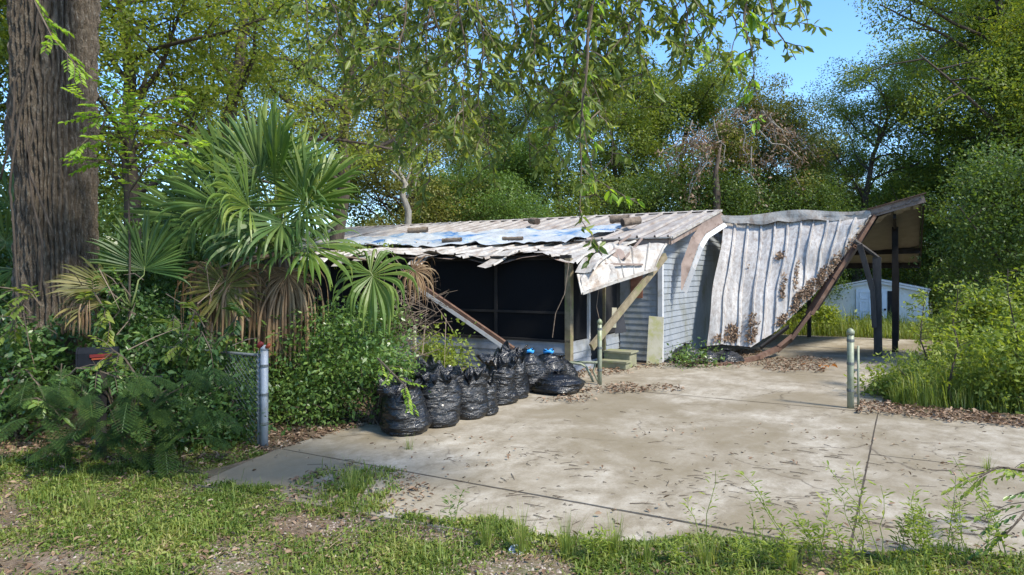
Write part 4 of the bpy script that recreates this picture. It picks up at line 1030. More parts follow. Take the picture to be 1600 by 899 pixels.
for i, a in enumerate([(470, 6.5, 490, 120, .8), (540, 5.8, 570, 150, .9), (590, 5.5, 600, 215, 1.0), (640, 5.0, 625, 175, 1.1), (680, 5.3, 690, 215, 1.2), (715, 4.8, 725, 190, 1.1), (760, 5.2, 745, 230, 1.0), (800, 5.6, 800, 130, .9),
                       (850, 5.2, 835, 90, .8), (900, 5.4, 910, 130, .9), (945, 5.0, 925, 190, 1.0), (990, 5.3, 985, 80, .9), (1035, 5.5, 1040, 40, .8), (1085, 5.3, 1110, 75, .9), (1140, 5.5, 1165, 60, .8), (1200, 5.4, 1205, 60, .6), (1250, 5.2, 1262, 45, .35),
                       (820, 5.0, 850, 200, 1.0), (870, 5.3, 880, 240, 1.0), (905, 4.9, 890, 170, 1.0), (960, 5.6, 950, 260, .9), (1000, 5.0, 1000, 130, .9), (840, 6.0, 820, 260, .8), (1060, 5.0, 1075, 90, .8), (1120, 5.8, 1150, 110, .7), (500, 5.2, 530, 90, .9), (740, 5.9, 770, 265, .9), (660, 5.6, 670, 285, .9), (1180, 5.0, 1230, 90, .5), (620, 6.6, 640, 240, .8), (870, 6.5, 890, 120, .7), (1010, 6.6, 1060, 30, .7), (560, 7.0, 560, 70, .7), (780, 6.8, 780, 70, .7), (690, 6.2, 655, 90, .9)]):
    hanging(a[0], a[1], a[2], a[3], 100 + i, a[4])
hanging(930, 4.6, 900, 300, 140, .75, .085, False, .2, [(905, 340, 4.45), (930, 375, 4.4), (940, 400, 4.4)])
hanging(925, 4.7, 905, 240, 141, .7, .085, True, .16, [(930, 280, 4.55), (965, 300, 4.5), (1000, 320, 4.5)])
hanging(1150, 5.0, 1185, 150, 142, .55, .095, True, .2, [(1205, 195, 4.9)])
hanging(1080, 5.2, 1105, 100, 143, .5, .095, True, .2)
# leafy crown above the frame (its shade falls on the left of the lot)
rg = np.random.default_rng(77); n_ = 58
cc = np.stack([rg.uniform(-11, -2.6, n_), rg.uniform(0, 12.5, n_), rg.uniform(7.2, 11, n_)], 1)
V, Q = cloud(rg, cc, rg.uniform(.6, 1.1, n_), 170, .17, .42)
npobj('crown', V, Q, M['leaf_mid'], oak)
# bright sprays of compound leaves in front of the trunk
def spray(pts, seed, mat, leaf=.08, pairs=26, name='leafy_spray', label=None, parent=None, lens=True):
    rn = random.Random(seed); P = [at(*p) for p in pts]; C, D, N = [], [], []; m = MB()
    m.tube(P, [.012 * (1 - .8 * i / len(P)) + .002 for i in range(len(P))], 4, False)
    for k in range(pairs):
        f = (k + .5) / pairs * (len(P) - 1); i = min(int(f), len(P) - 2); p = P[i].lerp(P[i + 1], f - i); ax = (P[i + 1] - P[i]).normalized()
        sdv = ax.cross(Vector((0, 0, 1))).normalized() * rn.choice((-1, 1))
        d_ = (ax * .6 + sdv * rn.uniform(.2, .9) + Vector((0, 0, rn.uniform(-.45, .45)))).normalized(); L = rn.uniform(.15, .35)
        tw = [p, p + d_ * L * .5, p + d_ * L + Vector((0, 0, -.06))]; m.tube(tw, [.004, .003, .002], 3, False)
        for q in range(9):
            s = .25 + .75 * q / 8; c = tw[0].lerp(tw[2], s); sg_ = 1 if q % 2 else -1
            dl = (d_ * .7 + d_.cross(Vector((0, 0, 1))).normalized() * sg_ * .8 + Vector((0, 0, -.25))).normalized()
            C.append(tuple(c)); D.append(tuple(dl)); N.append((rn.gauss(0, .3), rn.gauss(-.2, .3), 1))
    C = np.array(C); D = np.array(D); N = unit(np.array(N)); rg = np.random.default_rng(seed); ln = leaf * rg.uniform(.7, 1.25, len(C))
    V, Q = leaf_quads(C, D, N, ln, ln * .42, lens)
    b_ = m.build(name, M['twig'], parent); npobj('leaves', V, Q, M[mat], b_)
    if label: tag(b_, label, 'branch')
    return b_
spray([(40, -30, 8.3), (62, 20, 8.2), (82, 60, 8.1), (105, 85, 8.0), (125, 112, 8.0)], 5, 'leaf_bright', .085, 14, parent=oak)
hick = thing('hickory_sapling', 'sapling with bright yellow green leaves in front of the big trunk', 'tree', at(200, 640, 9.3) * 1.0)
hick.location.z = 0
b0 = at(200, 640, 9.3); b0.z = 0
MB().tube([b0, at(203, 400, 9.3), at(200, 270, 9.3), at(205, 170, 9.3)], [.02, .015, .012, .006], 6).build('stem', M['bark2'], hick, True)
for i, p in enumerate([[(203, 230, 9.3), (180, 190, 9.0), (150, 165, 8.8), (128, 150, 8.7)], [(202, 210, 9.3), (230, 165, 9.1), (260, 155, 9.0), (292, 150, 9.0)], [(202, 260, 9.3), (170, 225, 9.0), (140, 215, 8.8), (118, 235, 8.7)], [(202, 260, 9.3), (235, 225, 9.1), (270, 222, 9.0), (310, 232, 9.0)],
                       [(200, 280, 9.3), (165, 250, 9.0), (135, 250, 8.8)], [(204, 190, 9.3), (190, 150, 9.2), (170, 130, 9.1)], [(203, 240, 9.2), (215, 200, 9.0), (240, 190, 8.9)], [(202, 300, 9.3), (230, 260, 9.0), (262, 250, 8.9)], [(202, 200, 9.3), (170, 180, 9), (140, 185, 8.8)]]):
    spray(p, 30 + i, 'leaf_bright', .085, 12, 'branch', None, hick)

# ================================================================== TREES BEHIND
protos = {}
def proto(key, **kw):
    mb, V, Q = make_tree(**kw)
    me_b = bpy.data.meshes.new('trunk_' + key); me_b.from_pydata([tuple(v) for v in mb.v], [], mb.f)
    me_b.polygons.foreach_set('use_smooth', [True] * len(me_b.polygons)); me_b.materials.append(M['bark2'])
    me_l = npmesh('crown_' + key, V, Q); me_l.materials.append(M['leaf_mid'])
    protos[key] = (me_b, me_l)
proto('a', seed=1, H=13, r0=.22, base=.22, cr=4.2, limbs=26, sub=8, per=430, sig=.46, leaf=.115)
proto('b', seed=2, H=14, r0=.26, base=.30, cr=4.6, limbs=18, sub=7, per=290, sig=.46, leaf=.115, lean=(.12, 0))
proto('c', seed=3, H=8, r0=.14, base=.10, cr=3.4, limbs=22, sub=7, per=440, sig=.46, leaf=.105)
proto('d', seed=4, H=12, r0=.2, base=.16, cr=3.8, limbs=26, sub=8, per=420, sig=.45, leaf=.115)
proto('e', seed=5, H=15, r0=.28, base=.35, cr=4.8, limbs=18, sub=7, per=290, sig=.46, leaf=.11, lean=(-.1, .05))
proto('f', seed=6, H=6, r0=.1, base=.08, cr=2.6, limbs=18, sub=6, per=380, sig=.48, leaf=.1)
def tree(px, d, key, s, mat, rz, label, bark=None, sz=None, name='broadleaf_tree'):
    p = at(px, 500, d); p.z = -.05
    t = thing(name, label, 'tree', p); t.rotation_euler = (0, 0, rz); t.scale = (s, s, sz or s)
    for nm, me, mm in (('trunk', protos[key][0], M[bark or 'bark2']), ('crown', protos[key][1], M[mat])):
        o = bpy.data.objects.new(nm, me); sc.collection.objects.link(o); o.parent = t
        o.material_slots[0].link = 'OBJECT'; o.material_slots[0].material = mm
for a in [
    (330, 17, 'b', 1.0, 'leaf_yellow', 1.0, 'tall yellow green tree with dark crooked limbs above the cabbage palm'),
    (215, 15, 'e', .8, 'leaf_yellow', 2.0, 'thin tree with bare dark limbs just right of the big trunk'),
    (-60, 16, 'd', 1.0, 'leaf_mid', 3.0, 'leafy tree at the left picture edge behind the palmetto'),
    (520, 21, 'e', 1.0, 'leaf_olive', 3.9, 'slanting tree behind the cabbage palm crown'),
    (430, 27, 'e', .8, 'leaf_yellow', 5.0, 'pale yellow green tree far behind the palm, left of the roof'),
    (640, 30, 'd', 1.0, 'leaf_olive', 1.5, 'olive tree behind the left end of the house roof'),
    (790, 29, 'c', .95, 'leaf_blue', .7, 'round dense bright green tree directly behind the middle of the roof'),
    (690, 31, 'c', .8, 'leaf_blue', 2.7, 'smaller dense green tree left of the round one behind the roof'),
    (760, 40, 'a', 1.0, 'leaf_dark', 4.4, 'dark distant tree seen between hanging twigs above the roof centre'),
    (880, 42, 'b', 1.0, 'leaf_dark', 2.2, 'distant dark tree right of the roof centre'),
    (960, 30, 'd', 1.02, 'leaf_mid', .2, 'tall green tree behind the right part of the house roof'),
    (1070, 31, 'a', .92, 'leaf_mid', 3.3, 'tall tree behind the gable end of the house'),
    (1010, 28, 'f', 1.0, 'leaf_dark', 1.3, 'dark low tree right behind the house ridge'),
    (1120, 27, 'f', 1.0, 'leaf_dark', 4.0, 'dark low tree behind the gap between house and carport'),
    (1190, 29, 'd', .85, 'leaf_olive', 5.1, 'olive tree with dry vines behind the fallen roof'),
    (1260, 27, 'f', .95, 'leaf_dark', .9, 'dark bushy tree right behind the carport ridge'),
    (1335, 30, 'b', .82, 'leaf_mid', 5.6, 'open tree standing against the blue sky above the carport'),
    (1290, 36, 'd', .8, 'leaf_olive', 2.0, 'fading tree farther back above the carport'),
    (1420, 34, 'c', .9, 'leaf_yellow', 1.0, 'light yellow green tree behind the raised carport corner'),
    (1600, 26, 'e', 1.15, 'leaf_mid', .8, 'tall tree with dark slanting trunk at the right'),
    (1560, 29, 'a', 1.2, 'leaf_mid', 1.9, 'tall full crowned tree behind the shed and thicket on the right'),
    (1470, 33, 'b', 1.0, 'leaf_yellow', 4.1, 'light crowned tree right of the open sky'),
    (1650, 25, 'd', 1.05, 'leaf_yellow', 2.9, 'leafy tree behind the shrubs at the right edge'),
    (1560, 27, 'c', .85, 'leaf_dark', 3.6, 'dark tree beside the white shed'),
    (1585, 15.5, 'f', .8, 'leaf_dark', 2.4, 'dark shrubby tree low at the right edge'),
]: tree(*a)
# bare grey snag and dry vines
sn = thing('bare_snag', 'pale bare dead trunk behind the left end of the roof', 'tree', at(632, 500, 26) * 1); sn.location.z = 0
b = sn.location.copy()
MB().tube([b, at(638, 330, 26), at(629, 305, 26), at(634, 288, 26), at(624, 268, 26), at(627, 250, 26), at(610, 228, 26)], [.14, .13, .12, .1, .06, .04, .015], 8).tube([at(634, 310, 26), at(648, 292, 26), at(652, 275, 26), at(668, 262, 26)], [.06, .045, .03, .01], 5).tube([at(629, 262, 26), at(640, 246, 26), at(638, 228, 26)], [.04, .025, .01], 5).tube([at(630, 300, 26), at(640, 270, 26), at(645, 235, 26), at(655, 215, 26)], [.07, .05, .035, .015], 6).tube([at(631, 285, 26), at(610, 265, 26), at(590, 258, 26)], [.06, .04, .015], 5).build('trunk', M['barkgrey'], sn, True)
rn = random.Random(8); m = MB(); C = []
for k in range(26):
    x0 = rn.uniform(1060, 1250); y0 = rn.uniform(170, 250); d = rn.uniform(25.5, 26.5); P = [at(x0, y0, d)]; dx = rn.uniform(-45, 45); dy = rn.uniform(10, 80)
    for j in range(6):
        q = P[-1] + Vector((dx / F * d / 6 + rn.gauss(0, .15), 0, -dy / F * d / 6 + rn.gauss(0, .12))); P.append(q); C += [tuple(q + Vector((rn.gauss(0, .2), rn.gauss(0, .2), rn.gauss(0, .15)))) for _ in range(16)]
    m.tube(P, [.03, .025, .02, .02, .015, .01, .006], 4, False)
dv = thing('dead_vines', 'tangle of pale dry vines with brown leaves above the fallen carport roof', 'vines', at(1150, 300, 26)); dv.location.z = 0
m.build('stems', M['barkgrey'], dv)
C = np.array(C); rg = np.random.default_rng(8); N = unit(rg.normal(size=C.shape)); D = rg.normal(size=C.shape); D[:, 2] -= 1
V, Q = leaf_quads(C, D, N, rg.uniform(.08, .18, len(C)), rg.uniform(.04, .08, len(C))); npobj('leaves', V, Q, M['leaf_brown'], dv)
MB().tube([at(1120, 330, 25.8) - Vector((0, 0, 2)), at(1120, 300, 25.8), at(1118, 270, 25.8), at(1127, 225, 25.8)], [.16, .14, .1, .03], 7).build('trunk', M['bark2'], dv, True)
# distant woodland mass
rg = np.random.default_rng(21); n_ = 560
px = rg.uniform(-500, 2100, n_); dd = rg.uniform(44, 62, n_); zz = rg.uniform(.3, 1, n_) ** 1.0 * (6.0 + 2.5 * np.sin(px * .011))
cc = np.stack([(px - 800) / F * dd, dd, zz], 1)
V, Q = cloud(rg, cc, rg.uniform(1.0, 1.9, n_), 190, .42, .5)
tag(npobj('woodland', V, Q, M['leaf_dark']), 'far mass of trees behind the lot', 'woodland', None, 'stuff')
n_ = 260; px = rg.uniform(-300, 1900, n_); dd = rg.uniform(31, 38, n_); zz = rg.uniform(.1, 3.2, n_)
cc = np.stack([(px - 800) / F * dd, dd, zz], 1); V, Q = cloud(rg, cc, rg.uniform(.7, 1.2, n_), 230, .24, .5)
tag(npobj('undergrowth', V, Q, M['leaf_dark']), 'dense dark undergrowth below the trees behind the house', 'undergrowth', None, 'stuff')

# ================================================================== SHRUBS
def shrub(name, label, px, py, d, rx, rz, ry, ncl, per, leaf, mat, wid=.5, seed=0, sig=.22, stem='twig', cat='shrub', up=.6):
    rg = np.random.default_rng(seed + 500); c = at(px, py, d); base = Vector((c.x, c.y, 0))
    t = thing(name, label, cat, base)
    o = rg.normal(size=(ncl, 3)); o = unit(o) * (rg.uniform(.25, 1, (ncl, 1)) ** .5)
    cen = np.array(c) + o * np.array([rx, ry, rz]); cen[:, 2] = np.maximum(cen[:, 2], .12)
    k1 = rg.random(ncl) < .6
    parts = [cloud(rg, cen[k1], sig * rg.uniform(.55, 1.2, k1.sum()), per, leaf, wid, up, .25, .8), cloud(rg, cen[~k1], sig * rg.uniform(.6, 1.5, (~k1).sum()), int(per * .5), leaf * 1.5, wid * .9, up, .45, .8)]
    Cs, Ds, Ns = [], [], []
    for k in range(int(ncl * .55)):                                  # loose shoots break the outline
        j = rg.integers(ncl); dv_ = unit((o[j:j + 1] * .8 + rg.normal(size=(1, 3)) * .45 + np.array([[0, -.1, .35]])))[0]; L_ = rg.uniform(.2, .6) * min(1, rx); p_ = cen[j].copy()
        for q in range(int(L_ * 46)):
            p_ = p_ + dv_ * L_ / (L_ * 46); dv_ = dv_ + np.array([0, 0, -.012]); Cs.append(p_.copy()); a_ = rg.normal(size=3) * .9 + dv_; Ds.append(a_); Ns.append(rg.normal(size=3) * .5 + np.array([0, 0, 1]))
    Cs, Ds, Ns = np.array(Cs), np.array(Ds), unit(np.array(Ns)); ll = leaf * 1.15 * rg.uniform(.6, 1.3, len(Cs)); parts.append(leaf_quads(Cs, Ds, Ns, ll, ll * wid * .8))
    V, Q = join(parts)
    V[:, 2] = np.maximum(V[:, 2], .0)
    m = MB()
    for k in range(0, ncl, max(1, ncl // 22)):
        e = Vector(cen[k]); b_ = base + Vector((rg.normal() * rx * .15, rg.normal() * ry * .15, 0)); md = b_.lerp(e, .5) + Vector((rg.normal() * .1, rg.normal() * .1, .1))
        m.tube([b_, md, e], [.016, .01, .004], 4, False)
    m.build('stems', M[stem], t); npobj('foliage', V, Q, M[mat], t)
    return t
for a in [
    ('dark_shrub', 'dark leafy shrub at the far left below the big trunk', 25, 585, 8.8, .75, .65, .6, 46, 120, .075, 'leaf_shrubdark'),
    ('dark_shrub', 'tall dark shrub between the big trunk and the palm', 205, 470, 10.8, .85, .9, .5, 70, 140, .075, 'leaf_shrubdark'),
    ('dark_shrub', 'dark glossy shrub behind the mailbox', 235, 545, 9.6, .9, .75, .5, 70, 140, .07, 'leaf_shrubdark'),
    ('dark_shrub', 'dark shrub growing through the chain link fence', 330, 610, 9.3, .75, .62, .45, 60, 130, .065, 'leaf_shrubdark'),
    ('dark_shrub', 'low dark shrub at the foot of the chain link fence', 275, 665, 8.3, .7, .3, .35, 30, 110, .065, 'leaf_shrubdark'),
    ('dark_shrub', 'dark sprawling shoots over the top of the chain link fence', 285, 570, 8.6, .6, .26, .2, 24, 90, .07, 'leaf_shrubdark'),
    ('dark_shrub', 'dark leafy growth in front of the chain link fence', 345, 640, 8.55, .5, .42, .2, 26, 90, .065, 'leaf_shrubdark'),
    ('green_shrub', 'bright glossy shrub right of the steel post', 520, 555, 9.9, .72, .66, .5, 80, 130, .06, 'leaf_shrub'),
    ('green_shrub', 'shrub overhanging the foremost trash bag', 588, 590, 9.6, .4, .45, .4, 34, 120, .06, 'leaf_shrub'),
    ('green_shrub', 'low shrub between steel post and trash bags', 475, 630, 9.6, .62, .4, .4, 36, 120, .06, 'leaf_shrub'),
    ('green_shrub', 'pale bush in front of the porch by the thin fence post', 688, 550, 12.7, .5, .5, .4, 26, 110, .075, 'leaf_right'),
    ('green_shrub', 'sparse shrub under the drooping right palm leaf', 565, 520, 11.8, .75, .6, .5, 34, 100, .07, 'leaf_shrub'),
    ('yellow_shrub', 'large yellow green thicket right of the gate post', 1545, 578, 12.2, 1.15, .72, .8, 80, 120, .075, 'leaf_right'),
    ('yellow_shrub', 'leafy thicket at the right edge near the leaf litter', 1610, 580, 10.6, .8, .7, .6, 56, 110, .075, 'leaf_right'),
    ('yellow_shrub', 'low bright shrub touching the right gate post', 1418, 605, 11.6, .55, .42, .5, 46, 130, .065, 'leaf_right'),
    ('yellow_shrub', 'tall bushy shrub right of the black carport posts', 1535, 515, 14.2, .75, .75, .8, 44, 120, .085, 'leaf_right'),
    ('green_shrub', 'green shrub at the right behind the thicket', 1590, 505, 14.5, 1.0, .85, .8, 60, 140, .09, 'leaf_mid'),
    ('green_shrub', 'weedy shrub left of the shed door seen through the carport', 1285, 512, 24.5, .95, .8, .7, 40, 130, .10, 'leaf_right'),
    ('green_shrub', 'low weeds in front of the shed beside the bent post', 1350, 518, 25.0, 1.2, .35, .5, 26, 110, .10, 'leaf_right'),
    ('green_shrub', 'small weeds by the trash bags at the house wall', 1082, 562, 15.4, .4, .16, .2, 14, 70, .06, 'leaf_shrub'),
    ('dark_shrub', 'dark shrub behind the palm trunk', 420, 560, 11.4, 1.1, .9, .5, 70, 130, .08, 'leaf_shrubdark'),
    ('dark_shrub', 'dark tall undergrowth left of the palm crown', 330, 400, 12.5, 1.6, 1.3, .7, 90, 140, .10, 'leaf_shrubdark'),
    ('green_shrub', 'bushy growth behind the palm and left roof end', 560, 440, 18.5, 1.6, 1.0, .8, 60, 140, .10, 'leaf_mid'),
    ('dark_shrub', 'dark tall undergrowth behind the big trunk', 60, 430, 13.0, 1.8, 1.3, .8, 90, 140, .10, 'leaf_shrubdark'),
]:
    shrub(*a, seed=int(a[2] * 3 + a[3]))
# saplings in the right thicket
def sapling(px, py, d, top, label, seed, mat='leaf_right'):
    b_ = gnd(px, py); t = thing('sapling', label, 'sapling', b_); rn = random.Random(seed); tp = at(*top, b_.y)
    P = [b_.lerp(tp, i / 6) + Vector((rn.gauss(0, .04), rn.gauss(0, .04), 0)) * (i > 0) for i in range(7)]; m = MB(); m.tube(P, [.022 - .0028 * i for i in range(7)], 6, False); C, D, N = [], [], []
    for k in range(34):
        f = 1.2 + 4.8 * k / 34; i = min(int(f), 5); p = P[i].lerp(P[i + 1], f - i); az = rn.random() * 6.28; d_ = Vector((math.cos(az), math.sin(az), rn.uniform(.0, .6))).normalized(); L = rn.uniform(.15, .45)
        e = p + d_ * L; m.tube([p, e], [.006, .002], 3, False)
        for q in range(12):
            C.append(tuple(p.lerp(e, .3 + .7 * q / 11))); D.append((rn.gauss(0, 1), rn.gauss(0, 1), rn.gauss(-.2, .5))); N.append((rn.gauss(0, .5), rn.gauss(0, .5), 1))
    C, D, N = np.array(C), np.array(D), unit(np.array(N)); rg = np.random.default_rng(seed); ln = rg.uniform(.05, .1, len(C)); V, Q = leaf_quads(C, D, N, ln, ln * .45, True)
    m.build('stem', M['bark2'], t); npobj('leaves', V, Q, M[mat], t)
sapling(1488, 637, 0, (1492, 440), 'slender sapling with pale trunk in the right thicket', 3)
sapling(1588, 640, 0, (1575, 420), 'thin sapling at the right picture edge', 4)
sapling(1440, 615, 0, (1450, 450), 'yellow leaved sapling behind the right gate post', 6)
vn = thing('scrambling_vine', 'broad leaved vine scrambling over the left shrubs around the mailbox', 'vine', gnd(215, 690)); rn = random.Random(77)
for k in range(22):
    x, y, d = rn.uniform(0, 400), rn.uniform(450, 640), rn.uniform(8.2, 8.9); dx = rn.choice((-1, 1)) * rn.uniform(25, 60)
    spray([(x, y, d), (x + dx * .4, y - rn.uniform(0, 30), d - .05), (x + dx * .8, y + rn.uniform(-10, 15), d - .1), (x + dx, y + rn.uniform(15, 60), d - .1)], 400 + k, rn.choice(('leaf_shrub', 'leaf_shrubdark', 'leaf_mid')), rn.uniform(.07, .13), rn.randint(4, 8), 'runner', None, vn)
m = MB()
for k in range(34):
    p = at(rn.uniform(0, 400), rn.uniform(430, 660), rn.uniform(8.0, 9.6)); d_ = Vector((rn.gauss(0, .6), rn.gauss(0, .4), rn.gauss(.2, .8))).normalized() * rn.uniform(.15, .5); p.z = max(p.z, .3)
    m.tube([p - d_, p + Vector((rn.uniform(-.05, .05), 0, rn.uniform(-.05, .05))), p + d_], [.007, .006, .002], 3, False)
tag(m.build('dead_sticks', M['deadtwig']), 'thin dead sticks poking out of the left shrubs', 'sticks', None, 'stuff')
# brush pile of dead sticks by the porch
rn = random.Random(5); m = MB()
for k in range(170):
    p = at(rn.gauss(625, 26), rn.gauss(505, 38), rn.uniform(11.8, 12.8)); d_ = Vector((rn.gauss(0, 1), rn.gauss(0, .5), rn.gauss(0, .7))).normalized() * rn.uniform(.15, .6)
    p.z = max(p.z, .1); m.tube([p - d_, p + Vector((0, 0, rn.uniform(-.06, .06))), p + d_], [.008, .006, .003], 3, False)
tag(m.build('brush_pile', M['deadtwig']), 'tangled heap of dry sticks between the palm and the porch', 'brush')
# feathery mimosa
mi = thing('feathery_mimosa', 'drooping feathery leaved mimosa bush below the mailbox', 'shrub', gnd(190, 700)); rn = random.Random(9)
for k in range(66):
    px, py = rn.uniform(40, 345), rn.uniform(570, 690); d = rn.uniform(6.9, 7.7)
    if 115 < px < 190 and py < 600: py += 40
    p = at(px, py, d); az = rn.uniform(math.pi * .95, math.pi * 2.05); d_ = Vector((math.cos(az) * .9, math.sin(az) * .5, rn.uniform(-.35, .15))).normalized(); L = rn.uniform(.32, .58)
    P = [p]
    for j in range(6): d_ = (d_ + Vector((0, 0, -.16))).normalized(); P.append(P[-1] + d_ * L / 6)
    m = MB(); m.tube(P, .004, 3, False); C, D, N = [], [], []
    for j in range(13):
        f = .8 + 5.2 * j / 13; i = min(int(f), 5); c = P[i].lerp(P[i + 1], f - i); ax = (P[i + 1] - P[i]).normalized()
        for s in (-1, 1):
            sd_ = ax.cross(Vector((0, 0, 1))).normalized() * s; dl = (sd_ + ax * .45 + Vector((0, 0, -.25))).normalized(); pl_ = .11 * math.sin(math.pi * (.18 + .75 * j / 13)) + .02
            for q in range(11):
                cq = c + dl * pl_ * q / 10
                for s2 in (-1, 1):
                    C.append(tuple(cq)); D.append(tuple(dl * .5 + dl.cross(Vector((0, 0, 1))) * s2)); N.append((0, -.2, 1))
    C, D, N = np.array(C), np.array(D), unit(np.array(N)); ln = np.full(len(C), .024); V, Q = leaf_quads(C, D, N, ln, ln * .5)
    fr = m.build('frond', M['fern'], mi); npobj('leaflets', V, Q, M['fern'], fr)
m = MB()
for k in range(12):
    b_ = gnd(195, 700); e = at(rn.uniform(110, 310), rn.uniform(550, 640), 7.7); m.tube([b_, b_.lerp(e, .5) + Vector((0, 0, .2)), e], [.014, .01, .004], 4, False)
m.build('stems', M['twig'], mi)

# ================================================================== GROUND COVER
def topix(x, y): return 800 + x / y * F, HOR + CAMH / y * F
def lot(x, y):
    qx, qy = x - 3.5, y - 16.1; return qx * CA - qy * SA, qx * SA + qy * CA
def fedge(U): return -11.4 + (U + 1.1) * .11 if U < 3 else (-10.95 + (U - 3) * .6 if U < 4.65 else (-9.95 + (U - 4.65) * .48 if U < 5.8 else -9.4 + min(2.2, U - 5.8) * .32))
def on_slab(x, y):
    U, V = lot(x, y)
    if V < -4: return -1.45 < U < 13 and V > fedge(U)
    if V < -.3: return -1.9 < U < 4.65
    return 0 < U < 5.5 and V < 9.7
def gfill(n, seed, x0, x1, y0, y1, dens):
    rg = np.random.default_rng(seed); out = []
    X = rg.uniform(x0, x1, n); Y = rg.uniform(y0, y1, n); K = rg.random(n)
    for x, y, k in zip(X, Y, K):
        if k < dens(x, y): out.append((x, y))
    return np.array(out), rg
def lawn_density(x, y):
    px, py = topix(x, y); U, V = lot(x, y)
    nz = mn.noise(Vector((x * .9, y * .9, 2))) + .55 * mn.noise(Vector((x * 2.4, y * 2.4, 5)))
    if on_slab(x, y):
        # grass creeping over the front edge, big clump at the left front
        e = (px - 545) / 105, (py - 785) / 50
        q = 1 + .9 * nz - (e[0] ** 2 + e[1] ** 2)
        if q > 0: return min(.55, q * .9) * (.6 + 1.2 * mn.noise(Vector((x * 5, y * 5, 1))))
        if V < fedge(U) + .22 + .4 * nz: return .8 + nz * .4
        return 0
    if U < -1.2 and V > -10.2 and px > 400: return 0
    if U > 4 and V > -5: return 0
    d = .95 + 1.5 * nz
    if px < 300 and py < 725: d -= (725 - py) / 30 * .6
    g1 = ((px - 640) / 110) ** 2 + ((py - 850) / 50) ** 2
    g2 = ((px - 330) / 120) ** 2 + ((py - 875) / 40) ** 2
    g3_ = ((px - 800) / 150) ** 2 + ((py - 895) / 22) ** 2
    g4 = ((px - 40) / 100) ** 2 + ((py - 890) / 25) ** 2
    for g_ in (g1, g2, g3_, g4):
        if g_ < 1.2: d -= .75 * (1.2 - g_)
    if py > 840 and px > 900: d += .7
    return max(.03, min(1, d))
def blades(P, rg, h0, h1, w, mat, name, label, lean=.7):
    n = len(P); z = np.where([on_slab(x, y) for x, y in P], ZS, -.005); B = np.stack([P[:, 0], P[:, 1], z], 1)
    az = rg.uniform(0, 6.283, n); hh = rg.uniform(h0, h1, n) * rg.uniform(.6, 1.2, n) * np.array([.9 + 1.1 * mn.noise(Vector((x * 1.7, y * 1.7, 8))) for x, y in P]).clip(.35, 1.7); ln = rg.uniform(.15, 1, n) * lean
    side = np.stack([np.cos(az), np.sin(az), np.zeros(n)], 1); fw = np.stack([-np.sin(az), np.cos(az), np.zeros(n)], 1)
    upv = np.array([0, 0, 1.])
    m1 = B + (upv * .6 + fw * (ln * .25)[:, None]) * hh[:, None]; t = B + (upv * (1 - .45 * ln)[:, None] + fw * (ln * .85)[:, None]) * hh[:, None]
    ww = (w * rg.uniform(.6, 1.4, n))[:, None]
    V = np.stack([B - side * ww, B + side * ww, m1 + side * ww * .8, m1 - side * ww * .8, t + side * ww * .1, t - side * ww * .1], 1).reshape(-1, 3)
    b_ = np.arange(n)[:, None] * 6; Q = np.concatenate([b_ + np.array([[0, 1, 2, 3]]), b_ + np.array([[3, 2, 4, 5]])])
    o = npobj(name, V, Q, mat); return tag(o, label, 'grass', None, 'stuff')
P, rg = gfill(330000, 41, -7, 6.5, 4.2, 9.2, lawn_density)
blades(P, rg, .025, .085, .006, M['grass'], 'lawn_grass', 'patchy green lawn grass in the foreground', 1.45)
def flat_cover(n, seed, dens, L, wid, tilt, z1, mat, name, label, cat):
    P, rg = gfill(n, seed, -7, 6.5, 4.2, 9, dens); k = len(P)
    zz = np.where([on_slab(x, y) for x, y in P], ZS, .004) + rg.uniform(.004, z1, k)
    C = np.stack([P[:, 0], P[:, 1], zz], 1); N = unit(rg.normal(size=(k, 3)) * tilt + np.array([0, 0, 1])); D = rg.normal(size=(k, 3)); D -= N * (D * N).sum(1)[:, None]
    ln = L * rg.uniform(.5, 1.4, k); V, Q = leaf_quads(C, D, N, ln, ln * wid, True)
    tag(npobj(name, V, Q, M[mat]), label, cat, None, 'stuff')
flat_cover(70000, 45, lambda x, y: .7 * lawn_density(x, y), .035, .5, .5, .05, 'grass', 'ground_weeds', 'low broad leaved weeds matted into the foreground lawn', 'weeds')
flat_cover(40000, 46, lambda x, y: 0 if on_slab(x, y) else .5, .09, .05, .25, .03, 'straw', 'dry_thatch', 'dry straw coloured thatch lying in the foreground lawn', 'thatch')
def tall_density(x, y):
    return .06 * lawn_density(x, y)
P, rg = gfill(60000, 42, -7, 6.5, 4.2, 8.6, tall_density)
blades(P, rg, .1, .24, .003, M['grass_tall'], 'tall_grass', 'taller yellow green grass blades in the foreground lawn', .8)
# weedy grass in the right thicket, under the carport edge and round the shed
def rightg(x, y):
    if on_slab(x, y): return 0
    U, V = lot(x, y); px, py = topix(x, y)
    return 1 if (U > 4.8 and V > -3.1 + .3 * mn.noise(Vector((x, y, 0))) and px > 1345) else 0
P, rg = gfill(60000, 43, 4.5, 13, 9, 17, rightg)
blades(P, rg, .25, .7, .005, M['grass_tall'], 'thicket_grass', 'tall weedy grass below the right thicket', .8)
def backg(x, y): U, V = lot(x, y); return 1 if V > 9.8 and not (SU - SWd < U < SU + SWd and V > SV) else 0
P, rg = gfill(30000, 44, 6, 17, 20, 27, backg)
blades(P, rg, .25, .8, .008, M['grass_tall'], 'back_grass', 'overgrown grass between the carport and the shed', .8)
